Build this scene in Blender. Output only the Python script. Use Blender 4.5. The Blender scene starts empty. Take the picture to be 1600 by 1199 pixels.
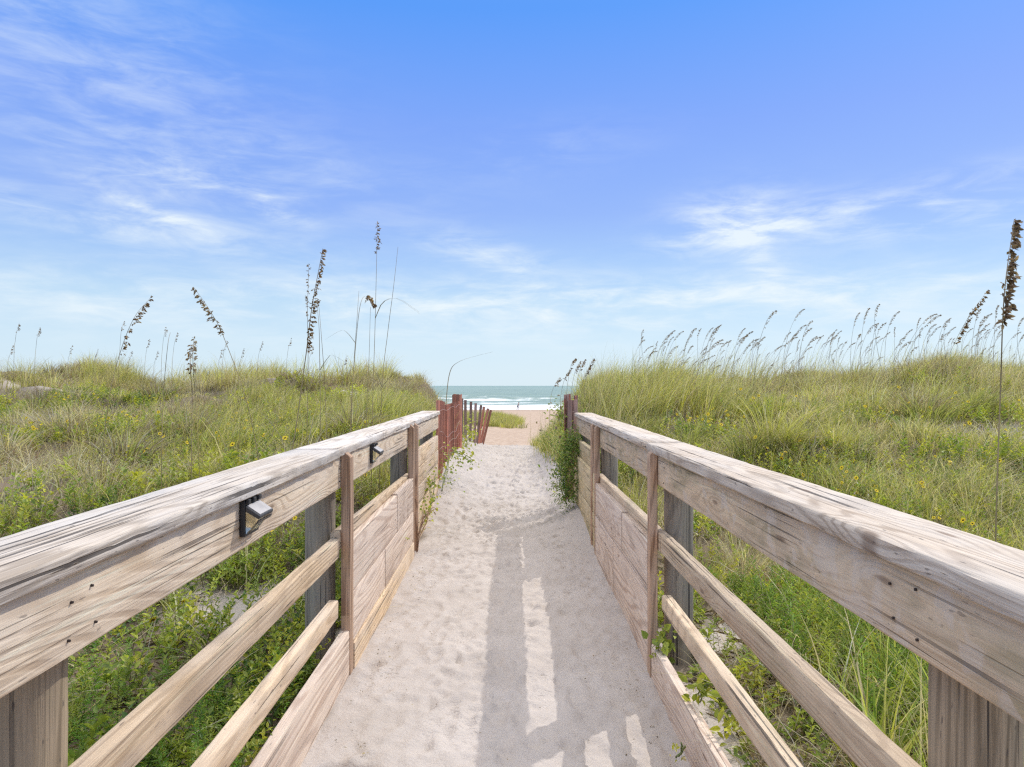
import bpy, bmesh, math, random
import numpy as np
from mathutils import Vector, Matrix, Euler

random.seed(7)
R = np.random.default_rng(11)
SC = bpy.context.scene
COL = SC.collection
rad = math.radians

# ------------------------------------------------------------------ object helpers
def mesh_arrays(name, V, quads=None, tris=None, col=None, smooth=False):
    me = bpy.data.meshes.new(name)
    V = np.asarray(V, np.float32)
    nq = 0 if quads is None else len(quads)
    nt = 0 if tris is None else len(tris)
    me.vertices.add(len(V)); me.vertices.foreach_set('co', V.ravel())
    loops = []
    if nq: loops.append(np.asarray(quads, np.int32).ravel())
    if nt: loops.append(np.asarray(tris, np.int32).ravel())
    loops = np.concatenate(loops)
    me.loops.add(len(loops)); me.loops.foreach_set('vertex_index', loops)
    st = np.concatenate([np.arange(nq) * 4, nq * 4 + np.arange(nt) * 3]).astype(np.int32)
    me.polygons.add(nq + nt); me.polygons.foreach_set('loop_start', st)
    if smooth: me.polygons.foreach_set('use_smooth', np.ones(nq + nt, bool))
    if col is not None:
        a = me.color_attributes.new('col', 'FLOAT_COLOR', 'POINT')
        c = np.ones((len(V), 4), np.float32); c[:, :3] = col
        a.data.foreach_set('color', c.ravel())
    me.update(); me.validate()
    return me

def link(name, me, mat=None, parent=None, loc=(0, 0, 0)):
    o = bpy.data.objects.new(name, me); COL.objects.link(o)
    if mat is not None and me is not None and not me.materials: me.materials.append(mat)
    o.location = loc
    if parent is not None: o.parent = parent
    return o

def tag(o, label=None, cat=None, group=None, kind=None):
    if label: o['label'] = label
    if cat: o['category'] = cat
    if group: o['group'] = group
    if kind: o['kind'] = kind
    return o

def empty(name, loc, label, cat, group=None, rz=0):
    o = bpy.data.objects.new(name, None); COL.objects.link(o)
    o.empty_display_size = .1
    o.location = loc; o.rotation_euler = (0, 0, rz)
    return tag(o, label, cat, group)

def copy_tree(o, parent=None):
    c = o.copy(); COL.objects.link(c)
    if parent is not None: c.parent = parent
    for ch in list(o.children): copy_tree(ch, c)
    return c

def bm_obj(name, bm, mat, parent=None, loc=(0, 0, 0), smooth=False):
    me = bpy.data.meshes.new(name); bm.normal_update(); bm.to_mesh(me); bm.free()
    if smooth:
        for p in me.polygons: p.use_smooth = True
    return link(name, me, mat, parent, loc)

# ------------------------------------------------------------------ numeric noise
class VNoise:
    def __init__(s, seed, n=256):
        s.t = np.random.default_rng(seed).random((n, n)); s.n = n
    def __call__(s, x, y):
        x = np.asarray(x, float); y = np.asarray(y, float)
        xi = np.floor(x).astype(int); yi = np.floor(y).astype(int)
        fx = x - xi; fy = y - yi
        fx = fx * fx * (3 - 2 * fx); fy = fy * fy * (3 - 2 * fy)
        a = s.t[xi % s.n, yi % s.n]; b = s.t[(xi + 1) % s.n, yi % s.n]
        c = s.t[xi % s.n, (yi + 1) % s.n]; d = s.t[(xi + 1) % s.n, (yi + 1) % s.n]
        return (a * (1 - fx) + b * fx) * (1 - fy) + (c * (1 - fx) + d * fx) * fy - .5
N1, N2, N3, N4, N5 = [VNoise(k) for k in (1, 2, 3, 4, 5)]
def sstep(a, b, x):
    t = np.clip((np.asarray(x, float) - a) / (b - a), 0, 1); return t * t * (3 - 2 * t)

# ------------------------------------------------------------------ terrain height
PATH = ([-5, 5.5, 9, 12, 12.7, 14.5, 18, 24, 30, 35, 155, 170], [0, 0, .05, .03, -.02, -.5, -1.05, -1.65, -1.98, -2.1, -4.3, -4.75])
LEFT = ([-5, 0, 3, 5, 8, 11, 14, 16, 18, 24, 30, 35, 155, 170], [-.1, -.08, .06, .18, .42, .70, 1.05, 1.22, 1.05, -.6, -1.7, -2.1, -4.3, -4.75])
RIGHT = ([-5, 0, 3, 4, 6, 8, 10, 12, 13.5, 17, 22, 30, 35, 155, 170], [-.1, -.06, .04, .08, .32, .62, .92, 1.17, 1.2, .7, -.6, -1.8, -2.1, -4.3, -4.75])
def ground_h(x, y):
    x = np.asarray(x, float); y = np.asarray(y, float)
    zp = np.interp(y, *PATH)
    zl = np.interp(y, *LEFT); zr = np.interp(y, *RIGHT)
    hum = (N1(x * .45 + 9, y * .45) * .45 + N2(x * 1.1, y * 1.1 + 5) * .3 + N3(x * 2.7, y * 2.7) * .09 + np.maximum(N4(x * 1.7 + 3, y * 1.7), 0) * .42 - .05 + N5(x * .55, y * .2 + 7) * .6 * sstep(11, 14.5, y) * sstep(.5, -1.5, x)) * sstep(1.0, 5, y) * (1 - sstep(24, 34, y))
    wl = np.interp(y, [0, 6, 7.5, 10, 14, 20], [.66, .66, .5, .42, .5, .8])
    wr = np.interp(y, [0, 5.6, 7, 9, 12, 20], [.62, .62, .52, .42, .42, .9])
    sl = sstep(0, 1, (-x - wl) / np.interp(y, [0, 5, 8, 14], [.25, .6, 1.0, 1.5]))
    sr = sstep(0, 1, (x - wr) / np.interp(y, [0, 5, 8, 14], [.25, .9, 1.0, 1.3]))
    z = zp + (zl + hum - zp) * sl + (zr + hum * .75 - zp) * sr
    # sand banked up against both ends of the railings and along the slat fence
    z = z + .27 * np.exp(-(((x + .62) / .30) ** 2)) * sstep(5.0, 7.4, y) * (1 - sstep(10.5, 12.5, y)) * (1 - sl * .5)
    z = z + .15 * np.exp(-(((x - .66) / .22) ** 2)) * sstep(3.9, 5.6, y) * (1 - sstep(9, 11, y)) * (1 - sr * .5)
    # bare blow-outs that keep the beach open
    z = z + N4(x * .12, y * .12) * .3 * sstep(30, 45, y) * (1 - sstep(110, 140, y))
    # low foredune down on the beach, left of the path
    z = z + .9 * np.exp(-((y - 66) / 7) ** 2) * sstep(2.6, -3.0, x) * (1 + N2(x * .3, y * .3))
    z = z - .075 * sstep(-.15, .5, x) * (1 - sstep(2.1, 3.4, y)) * (np.abs(x) < .62)
    return z
BARE = [(-8.7, 14.1, 1.3, .5), (-5.1, 14.3, 1.1, .8), (-2.9, 10.5, .4, .3), (-5.6, 9.2, .6, .25), (-7.6, 10.4, 1.2, .35), (-2.25, 6.4, .35, .22), (-1.25, 3.5, .35, .25), (-4.2, 8.3, .5, .2), (-11.5, 13, 1.2, .4), (-3.1, 12.2, .5, .3), (.95, 2.9, .14, .3), (6.0, 7.6, .8, .35), (3.4, 9.6, .4, .2)]
def bare(x, y):
    x = np.asarray(x, float); y = np.asarray(y, float); b = 0
    xx = x + N3(x * 1.5, y * 1.5) * .6; yy = y + N4(x * 1.5, y * 1.5) * .5
    for (cx, cy, rx, ry) in BARE: b = b + np.exp(-(((xx - cx) / rx) ** 2 + ((yy - cy) / ry) ** 2))
    return np.clip(b * 1.3, 0, 1)

# ------------------------------------------------------------------ node helpers
def new_mat(name):
    m = bpy.data.materials.new(name); m.use_nodes = True
    m.node_tree.nodes.clear(); return m, m.node_tree
def nd(nt, typ, ins=None, **props):
    n = nt.nodes.new(typ)
    for k, v in props.items(): setattr(n, k, v)
    for k, v in (ins or {}).items():
        s = n.inputs[k]
        if isinstance(v, bpy.types.NodeSocket): nt.links.new(v, s)
        elif isinstance(v, (tuple, list)) and len(v) == 3 and s.type == 'RGBA': s.default_value = (*v, 1)
        else: s.default_value = v
    return n
def mth(nt, op, a, b=None, c=None, clamp=False):
    ins = {0: a}
    if b is not None: ins[1] = b
    if c is not None: ins[2] = c
    return nd(nt, 'ShaderNodeMath', ins, operation=op, use_clamp=clamp).outputs[0]
def mixc(nt, f, a, b, mode='MIX'):
    n = nd(nt, 'ShaderNodeMix', None, data_type='RGBA', blend_type=mode)
    for k, v in ((0, f), (6, a), (7, b)):
        s = n.inputs[k]
        if isinstance(v, bpy.types.NodeSocket): nt.links.new(v, s)
        elif isinstance(v, (tuple, list)): s.default_value = (*v[:3], 1)
        else: s.default_value = v
    return n.outputs[2]
def mrange(nt, v, a, b, c=0., d=1., smooth=True):
    n = nd(nt, 'ShaderNodeMapRange', {0: v, 1: a, 2: b, 3: c, 4: d}, interpolation_type='SMOOTHSTEP' if smooth else 'LINEAR')
    return n.outputs[0]
def noise(nt, vec, scale, detail=2., rough=.5, dist=0., col=False):
    n = nd(nt, 'ShaderNodeTexNoise', {'Vector': vec, 'Scale': scale, 'Detail': detail, 'Roughness': rough, 'Distortion': dist})
    return n.outputs['Color' if col else 0]
def vmul(nt, v, s):
    return nd(nt, 'ShaderNodeVectorMath', {0: v, 1: s}, operation='MULTIPLY').outputs[0]
def vadd(nt, v, s):
    return nd(nt, 'ShaderNodeVectorMath', {0: v, 1: s}, operation='ADD').outputs[0]
def output(nt, sh, vol=None):
    o = nd(nt, 'ShaderNodeOutputMaterial'); nt.links.new(sh, o.inputs['Surface'])
def principled(nt, **k):
    return nd(nt, 'ShaderNodeBsdfPrincipled', {a.replace('_', ' '): v for a, v in k.items()}).outputs[0]
def bump(nt, h, strength, dist, normal=None):
    ins = {'Height': h, 'Strength': strength, 'Distance': dist}
    if normal is not None: ins['Normal'] = normal
    return nd(nt, 'ShaderNodeBump', ins).outputs[0]

# ------------------------------------------------------------------ materials
def wood(name, axis, light, dark, grey, grey_amt=.5, crack=.5, ring=.55, lichen=0., knot=1., moss=0., var=.12, thick='X'):
    m, nt = new_mat(name)
    tc = nd(nt, 'ShaderNodeTexCoord').outputs['Object']
    oi = nd(nt, 'ShaderNodeObjectInfo').outputs['Random']
    off = nd(nt, 'ShaderNodeCombineXYZ', {0: mth(nt, 'MULTIPLY', oi, 31.), 1: mth(nt, 'MULTIPLY', oi, 57.), 2: mth(nt, 'MULTIPLY', oi, 17.)}).outputs[0]
    p = vadd(nt, tc, off)
    def st(along, across):
        s = [across] * 3; s['XYZ'.index(axis)] = along
        return vmul(nt, p, tuple(s))
    sxyz = nd(nt, 'ShaderNodeSeparateXYZ', {0: p}).outputs; other = [a_ for a_ in 'XYZ' if a_ not in (axis, thick)][0]
    k2 = nd(nt, 'ShaderNodeCombineXYZ', {0: mth(nt, 'MULTIPLY', sxyz['XYZ'.index(axis)], 2.1), 1: mth(nt, 'MULTIPLY', sxyz['XYZ'.index(other)], 9.), 2: 0.}).outputs[0]
    # knots swirl the grain
    vo = nd(nt, 'ShaderNodeTexVoronoi', {'Vector': k2, 'Scale': 1.0, 'Randomness': 1.}, voronoi_dimensions='2D')
    kd = vo.outputs['Distance']; kr = nd(nt, 'ShaderNodeSeparateColor', {0: vo.outputs['Color']}).outputs[0]
    kon = mth(nt, 'GREATER_THAN', kr, .70)
    kn = mth(nt, 'MULTIPLY', mrange(nt, kd, .025, .075, 1, 0), kon)
    ksw = mth(nt, 'MULTIPLY', mrange(nt, kd, .02, .40, 1, 0), kon)
    base = noise(nt, st(.42, 5.5), 1., 1.5, .45, .3)
    basek = mth(nt, 'ADD', base, mth(nt, 'MULTIPLY', ksw, .10 * knot))
    rings = mth(nt, 'SINE', mth(nt, 'MULTIPLY', mth(nt, 'ADD', basek, mth(nt, 'MULTIPLY', noise(nt, st(2., 60.), 1., 2., .5), .02)), 150.))
    rings = mrange(nt, rings, -.2, 1., 0, 1)
    fine = noise(nt, st(5., 330.), 1., 3., .65)
    mid = noise(nt, st(1.6, 95.), 1., 4., .6)
    blot = noise(nt, p, 5., 3., .6)
    blot2 = noise(nt, st(1.6, 9.), 1., 3., .6)
    c = mixc(nt, mth(nt, 'MULTIPLY', mth(nt, 'POWER', rings, 1.6), min(1., ring * 1.5)), light, dark)
    c = mixc(nt, mrange(nt, fine, .42, .72, 0, .7), c, dark)
    c = mixc(nt, mrange(nt, mid, .56, .74, 0, .6), c, tuple(v * .62 for v in dark))
    c = mixc(nt, mrange(nt, mid, .30, .44, .55, 0), c, tuple(min(.8, v * 1.25) for v in light))
    c = mixc(nt, mth(nt, 'MULTIPLY', mrange(nt, blot2, .35, .66), min(.85, grey_amt * 1.4)), c, grey)
    c = mixc(nt, mrange(nt, blot, .5, .75, 0, .35), c, tuple(v * .75 for v in dark))
    if moss > 0:
        c = mixc(nt, mth(nt, 'MULTIPLY', mrange(nt, noise(nt, st(2.2, 7.), 1.3, 4., .65), .48, .72), moss), c, (.21, .20, .10))
    if lichen > 0:
        lv = noise(nt, p, 13., 2., .5, .6)
        c = mixc(nt, mth(nt, 'MULTIPLY', mrange(nt, lv, .55, .62), lichen), c, (.64, .545, .44))
    ck = mrange(nt, noise(nt, st(.8, 105.), 1., 2., .5), .615, .655, 0, 1)
    ck = mth(nt, 'MULTIPLY', ck, mrange(nt, noise(nt, st(1.3, 6.), 1.7, 1., .5), .42, .6))
    ck = mth(nt, 'MULTIPLY', ck, crack)
    c = mixc(nt, mth(nt, 'MULTIPLY', ck, .85), c, (.06, .05, .045))
    c = mixc(nt, mth(nt, 'MULTIPLY', kn, .62 * knot), c, (.17, .10, .06))
    vv = mrange(nt, oi, 0, 1, 1 - var, 1 + var, False)
    c = mixc(nt, 1., c, nd(nt, 'ShaderNodeCombineXYZ', {0: vv, 1: vv, 2: vv}).outputs[0], 'MULTIPLY')
    spk = mrange(nt, noise(nt, st(30., 120.), 1., 1., .5), .72, .77, 0, .6)
    c = mixc(nt, mth(nt, 'MULTIPLY', spk, crack), c, (.09, .075, .07))
    hgt = mth(nt, 'ADD', mth(nt, 'MULTIPLY', rings, -.35), mth(nt, 'MULTIPLY', fine, .5))
    hgt = mth(nt, 'ADD', hgt, mth(nt, 'MULTIPLY', mid, .9))
    hgt = mth(nt, 'SUBTRACT', hgt, mth(nt, 'MULTIPLY', ck, 2.2))
    nrm = bump(nt, hgt, .8, .0026)
    output(nt, principled(nt, Base_Color=c, Roughness=.86, Normal=nrm, Specular_IOR_Level=.25))
    return m

W = {}
LT, DK, GR = (.60, .49, .40), (.40, .30, .22), (.50, .46, .43)
W['cap'] = wood('weathered_cap_wood', 'Y', (.66, .575, .48), (.34, .275, .21), (.64, .60, .55), .6, 1., .5, thick='Z')
W['cap_r'] = wood('brown_cap_wood', 'Y', (.66, .555, .44), (.36, .275, .20), (.62, .565, .50), .5, 1., .5, thick='Z')
W['fascia'] = wood('sun_bleached_board', 'Y', (.84, .68, .49), (.58, .425, .275), (.74, .63, .51), .4, .8, .5)
W['fascia_r'] = wood('lichen_spotted_board', 'Y', (0.721, 0.552, 0.369), (0.474, 0.355, 0.23), (0.618, 0.502, 0.369), .5, .8, .45, lichen=.6, moss=.6)
W['rail'] = wood('pale_rail_wood', 'Y', (0.762, 0.571, 0.369), (0.474, 0.335, 0.203), (0.639, 0.532, 0.423), .45, .9, .5)
W['rail_r'] = wood('grey_rail_wood', 'Y', (0.742, 0.571, 0.387), (0.474, 0.345, 0.225), (0.639, 0.522, 0.396), .45, .9, .45, moss=.3)
W['panel'] = wood('pale_panel_wood', 'Y', (.75, .605, .475), (.52, .385, .29), (.68, .575, .485), .3, .6, .85, var=.07)
W['panel_g'] = wood('mossy_panel_wood', 'Y', (0.639, 0.512, 0.306), (0.433, 0.335, 0.18), (0.556, 0.473, 0.324), .4, .7, .5, moss=.7)
W['guide'] = wood('red_brown_guide_wood', 'Z', (0.567, 0.374, 0.243), (0.278, 0.163, 0.099), (0.494, 0.374, 0.279), .3, .5, .75, knot=.4)
W['post'] = wood('dark_post_wood', 'Z', (0.474, 0.364, 0.239), (0.206, 0.153, 0.0945), (0.36, 0.291, 0.203), .5, 1., .6, knot=.3, moss=.3, thick='Y')
W['post_dark'] = wood('black_stained_post_wood', 'Z', (.36, .30, .225), (.17, .14, .105), (.42, .36, .285), .4, 1., .5, knot=.2, moss=.15, thick='Y')
W['slat'] = wood('faded_red_slat_wood', 'Z', (.64, .26, .17), (.37, .14, .09), (0.391, 0.217, 0.162), .35, .5, .4, knot=.2, var=.45)
W['slat_grey'] = wood('grey_purple_slat_wood', 'Z', (0.412, 0.246, 0.198), (0.206, 0.128, 0.104), (0.412, 0.315, 0.27), .5, .5, .4, knot=.2, var=.4)
W['deck'] = wood('deck_plank_wood', 'X', (0.391, 0.266, 0.18), (0.247, 0.158, 0.099), (0.371, 0.295, 0.234), .4, .6, .5)

def leaf_mat(name, trans=.4, rough=.6, spec=.25):
    m, nt = new_mat(name)
    at = nd(nt, 'ShaderNodeAttribute', None, attribute_name='col').outputs['Color']
    a = principled(nt, Base_Color=at, Roughness=rough, Specular_IOR_Level=spec)
    tcol = mixc(nt, 1., at, (1.1, 1.15, .7), 'MULTIPLY')
    t = nd(nt, 'ShaderNodeBsdfTranslucent', {'Color': tcol}).outputs[0]
    s = nd(nt, 'ShaderNodeMixShader', {0: trans, 1: a, 2: t}).outputs[0]
    output(nt, s); return m
M_GRASS = leaf_mat('grass_blade', .48, .5, .35)
M_LEAF = leaf_mat('green_leaf', .42, .42, .45)
M_DRY = leaf_mat('dry_plant', .5, .8, .1)

def plain(name, c, rough=.5, metal=0., spec=.5, var=.12, scale=20., bmp=0.):
    m, nt = new_mat(name)
    tc = nd(nt, 'ShaderNodeTexCoord').outputs['Object']
    n = noise(nt, tc, scale, 4., .6)
    cc = mixc(nt, mrange(nt, n, .3, .7), tuple(v * (1 - var) for v in c), tuple(min(1, v * (1 + var)) for v in c))
    k = dict(Base_Color=cc, Roughness=rough, Metallic=metal, Specular_IOR_Level=spec)
    if bmp: k['Normal'] = bump(nt, n, .4, bmp)
    output(nt, principled(nt, **k)); return m
M_BLACK = plain('black_plastic', (.022, .023, .026), .45)
M_SOLAR = plain('grey_solar_cell', (.46, .43, .40), .5, spec=.3)
M_GREYP = plain('grey_plastic', (.06, .06, .062), .55, spec=.3)
M_WIRE = plain('rusty_pale_wire', (.55, .42, .38), .6, .3)
M_NAIL = plain('rusted_nail', (.06, .045, .04), .7, .4)
M_SKIN = plain('skin', (.50, .31, .23), .6)
M_SHORTS = plain('dark_shorts', (.05, .05, .08), .9)
M_SHIRT = plain('pale_pink_shirt', (.60, .45, .44), .9)
M_HAIR = plain('dark_hair', (.03, .022, .018), .7)
def lens_mat():
    m, nt = new_mat('clear_amber_lens')
    g = principled(nt, Base_Color=(.85, .78, .55), Roughness=.12, Transmission_Weight=.9, IOR=1.25)
    output(nt, g); return m
M_LENS = lens_mat()

def sand_mat():
    m, nt = new_mat('dune_sand')
    pos = nd(nt, 'ShaderNodeNewGeometry').outputs['Position']
    sx = nd(nt, 'ShaderNodeSeparateXYZ', {0: pos})
    x, y = sx.outputs[0], sx.outputs[1]
    n1 = noise(nt, pos, 3.2, 4., .6); n2 = noise(nt, pos, 26., 4., .65); n3 = noise(nt, pos, 420., 2., .6)
    c = mixc(nt, mrange(nt, n1, .3, .7), (.47, .42, .378), (.54, .487, .443))
    c = mixc(nt, mrange(nt, n2, .56, .78, 0, .4), c, (.42, .355, .305))
    c = mixc(nt, mrange(nt, n3, .60, .72, 0, .35), c, (.33, .28, .24))
    # damp, tan trodden sand towards the shore
    nb = noise(nt, pos, .35, 3., .6)
    yb = mth(nt, 'ADD', y, mth(nt, 'MULTIPLY', nb, 3.))
    beach = mrange(nt, mth(nt, 'SUBTRACT', yb, mrange(nt, mth(nt, 'ABSOLUTE', x), .9, 1.7, 0, 9.)), 13.5, 16., 0, 1)
    st = noise(nt, vmul(nt, pos, (1.2, .5, 1)), 2.2, 4., .7)
    bc = mixc(nt, mrange(nt, st, .35, .65), (.43, .315, .225), (.52, .40, .30))
    bc = mixc(nt, mrange(nt, yb, 120., 158., 0, .6), bc, (.38, .29, .23))
    c = mixc(nt, beach, c, bc)
    # leaf litter lying under the plants beside the walkway
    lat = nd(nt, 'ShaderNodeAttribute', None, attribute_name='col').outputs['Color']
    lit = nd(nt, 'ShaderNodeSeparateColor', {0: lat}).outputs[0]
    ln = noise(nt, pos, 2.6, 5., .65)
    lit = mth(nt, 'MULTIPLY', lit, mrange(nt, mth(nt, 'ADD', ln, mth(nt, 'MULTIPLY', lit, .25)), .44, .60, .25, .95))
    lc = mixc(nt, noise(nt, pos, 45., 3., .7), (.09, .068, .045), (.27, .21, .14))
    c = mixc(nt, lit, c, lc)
    cr = noise(nt, vmul(nt, pos, (1., 1.3, 1.)), 52., 1.5, .5)
    crm = mrange(nt, noise(nt, pos, 3.1, 3., .6), .46, .62)
    crumb = mth(nt, 'MULTIPLY', mrange(nt, cr, .50, .74), crm)
    c = mixc(nt, mth(nt, 'MULTIPLY', crumb, .16), c, (.36, .305, .26))
    h = mth(nt, 'ADD', mth(nt, 'MULTIPLY', n2, .5), mth(nt, 'MULTIPLY', n3, .06))
    h = mth(nt, 'SUBTRACT', h, mth(nt, 'MULTIPLY', crumb, .12))
    nrm = bump(nt, h, .8, .02)
    output(nt, principled(nt, Base_Color=c, Roughness=.95, Normal=nrm, Specular_IOR_Level=.1))
    return m
M_SAND = sand_mat()

def sea_mat():
    m, nt = new_mat('sea_water')
    pos = nd(nt, 'ShaderNodeNewGeometry').outputs['Position']
    y = nd(nt, 'ShaderNodeSeparateXYZ', {0: pos}).outputs[1]
    warp = noise(nt, vmul(nt, pos, (.02, .03, 0)), 1., 4., .6)
    fo = noise(nt, vmul(nt, pos, (.055, .085, 0)), 1., 6., .68, .8)
    fo2 = noise(nt, vmul(nt, pos, (.02, .05, 0)), 1., 5., .65, .4)
    yw = mth(nt, 'ADD', y, mth(nt, 'MULTIPLY', mth(nt, 'SUBTRACT', warp, .5), 60.))
    # foam cover by distance from shore
    cov = mrange(nt, yw, 160., 200., .38, .50)
    cov = mth(nt, 'ADD', cov, mrange(nt, yw, 265., 310., 0, .10))
    cov = mth(nt, 'ADD', cov, mrange(nt, yw, 330., 600., 0, .12))
    f1 = mth(nt, 'SUBTRACT', mth(nt, 'ADD', mth(nt, 'MULTIPLY', fo, .55), mth(nt, 'MULTIPLY', fo2, .45)), cov)
    foam = mrange(nt, f1, -.03, .11)
    band = noise(nt, vmul(nt, pos, (.004, .02, 0)), 1., 4., .6)
    wc = mixc(nt, band, (.215, .295, .235), (.27, .355, .295))
    wc = mixc(nt, mrange(nt, y, 400., 4000., 0, .6), wc, (.20, .295, .245))
    c = mixc(nt, foam, wc, (.80, .83, .82))
    rip = noise(nt, vmul(nt, pos, (.5, .8, .5)), 1., 5., .65)
    nrm = bump(nt, rip, .5, .35)
    r = mth(nt, 'ADD', .35, mth(nt, 'MULTIPLY', foam, .5))
    output(nt, principled(nt, Base_Color=c, Roughness=r, Normal=nrm, Specular_IOR_Level=.06))
    return m
M_SEA = sea_mat()

# ------------------------------------------------------------------ the ground sheet, sea
def axis_steps(segs):
    out = []
    for a, b, s in segs:
        n = max(1, int(round((b - a) / s))); out += list(np.linspace(a, b, n, endpoint=False))
    out.append(segs[-1][1]); return np.array(out)
def grid_mesh(name, xs, ys, Z, col=None):
    nx, ny = len(xs), len(ys)
    X, Y = np.meshgrid(xs, ys)
    V = np.stack([X.ravel(), Y.ravel(), Z.ravel()], 1)
    i = np.arange(ny - 1)[:, None] * nx + np.arange(nx - 1)[None, :]
    q = np.stack([i, i + 1, i + 1 + nx, i + nx], -1).reshape(-1, 4)
    return mesh_arrays(name, V, quads=q, smooth=True, col=col)

xs = axis_steps([(-900, -200, 100), (-200, -40, 10), (-40, -14, 1.), (-14, -4, .25), (-4, -.9, .06), (-.9, .9, .0125), (.9, 4, .06), (4, 14, .25), (14, 40, 1.), (40, 200, 10), (200, 900, 100)])
ys = axis_steps([(-60, -4, 8), (-4, 1.2, .2), (1.2, 7, .016), (7, 13, .035), (13, 20, .15), (20, 60, .6), (60, 172, 2.)])
X, Y = np.meshgrid(xs, ys)
Z = ground_h(X, Y)
inpath = (1 - sstep(.62, .95, np.abs(X))) * (1 - sstep(12, 14, Y))
Z += inpath * (N5(X * 2.1, Y * 2.1) * .016 + N2(X * 9, Y * 9) * .006 + N3(X * 23, Y * 23) * .0035 + N4(X * 41, Y * 41) * .0022) * sstep(1.9, 2.3, Y)
# scuffed footprints
for k in range(2600):
    t = R.random(); fy = 2.0 + 11 * t ** 1.25; fx = R.normal(0, .24) if k % 3 else R.uniform(-.55, .55)
    if abs(fx) > .55: continue
    a = R.normal(0, .45); L = R.uniform(.02, .11) if k % 2 else R.uniform(.015, .04); Wd = R.uniform(.018, .045); dp = R.uniform(.004, .012) * np.interp(fy, [2, 3.6, 5, 7], [.5, .65, 1.0, 1.5])
    jx = np.where(np.abs(xs - fx) < .3)[0]; jy = np.where(np.abs(ys - fy) < .3)[0]
    if not len(jx) or not len(jy): continue
    sx = slice(jx[0], jx[-1] + 1); sy = slice(jy[0], jy[-1] + 1)
    dx = X[sy, sx] - fx; dy = Y[sy, sx] - fy
    u = (dx * math.cos(a) + dy * math.sin(a)) / Wd; v = (-dx * math.sin(a) + dy * math.cos(a)) / L
    r = np.sqrt(u * u + v * v)
    Z[sy, sx] += dp * (-np.exp(-(r / .85) ** 4) + .55 * np.exp(-((r - 1.35) / .35) ** 2))
# the sand thins out over the first deck planks
Z += -.04 * (1 - sstep(1.945, 1.995, Y + N2(X * 6, Y * 6) * .05 + .16 * sstep(-.42, -.15, X) + .1 * sstep(-.52, -.6, X))) * (np.abs(X) < .66)
# never rise through the sea
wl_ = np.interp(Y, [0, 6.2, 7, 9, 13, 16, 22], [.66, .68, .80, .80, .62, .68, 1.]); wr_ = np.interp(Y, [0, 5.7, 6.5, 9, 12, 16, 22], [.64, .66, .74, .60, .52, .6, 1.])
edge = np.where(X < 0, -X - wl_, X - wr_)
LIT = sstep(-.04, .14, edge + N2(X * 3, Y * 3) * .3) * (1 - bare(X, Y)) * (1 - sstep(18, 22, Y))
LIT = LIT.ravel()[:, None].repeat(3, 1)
g = tag(link('ground', grid_mesh('ground', xs, ys, Z, LIT), M_SAND), 'pale dune sand with a trodden path running down to a tan beach', 'sand', kind='structure')

xs2 = axis_steps([(-60000, -6000, 9000), (-6000, -600, 600), (-600, -80, 20), (-80, 80, 1.5), (80, 600, 20), (600, 6000, 600), (6000, 60000, 9000)])
ys2 = axis_steps([(138, 420, 1.2), (420, 900, 6), (900, 3000, 60), (3000, 12000, 900), (12000, 90000, 13000)])
X2, Y2 = np.meshgrid(xs2, ys2)
am = sstep(165, 300, Y2) * (1 - sstep(700, 2500, Y2)) * (np.abs(X2) < 700)
ph = Y2 / 34 + N1(X2 * .012, Y2 * .01) * 2.4
sw = np.maximum(0, np.sin(ph * 2 * math.pi)) ** 2.5
Z2 = -4.3 + am * (sw * .75 * (.6 + 1.2 * (N2(X2 * .02, Y2 * .005) + .5)) + N3(X2 * .09, Y2 * .15) * .35) + N4(X2 * .1, Y2 * .2) * .12 * sstep(150, 165, Y2) * (1 - sstep(700, 2500, Y2))
tag(link('sea', grid_mesh('sea', xs2, ys2, Z2), M_SEA), 'green sea with white breakers rolling in beyond the beach', 'sea', kind='structure')

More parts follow.
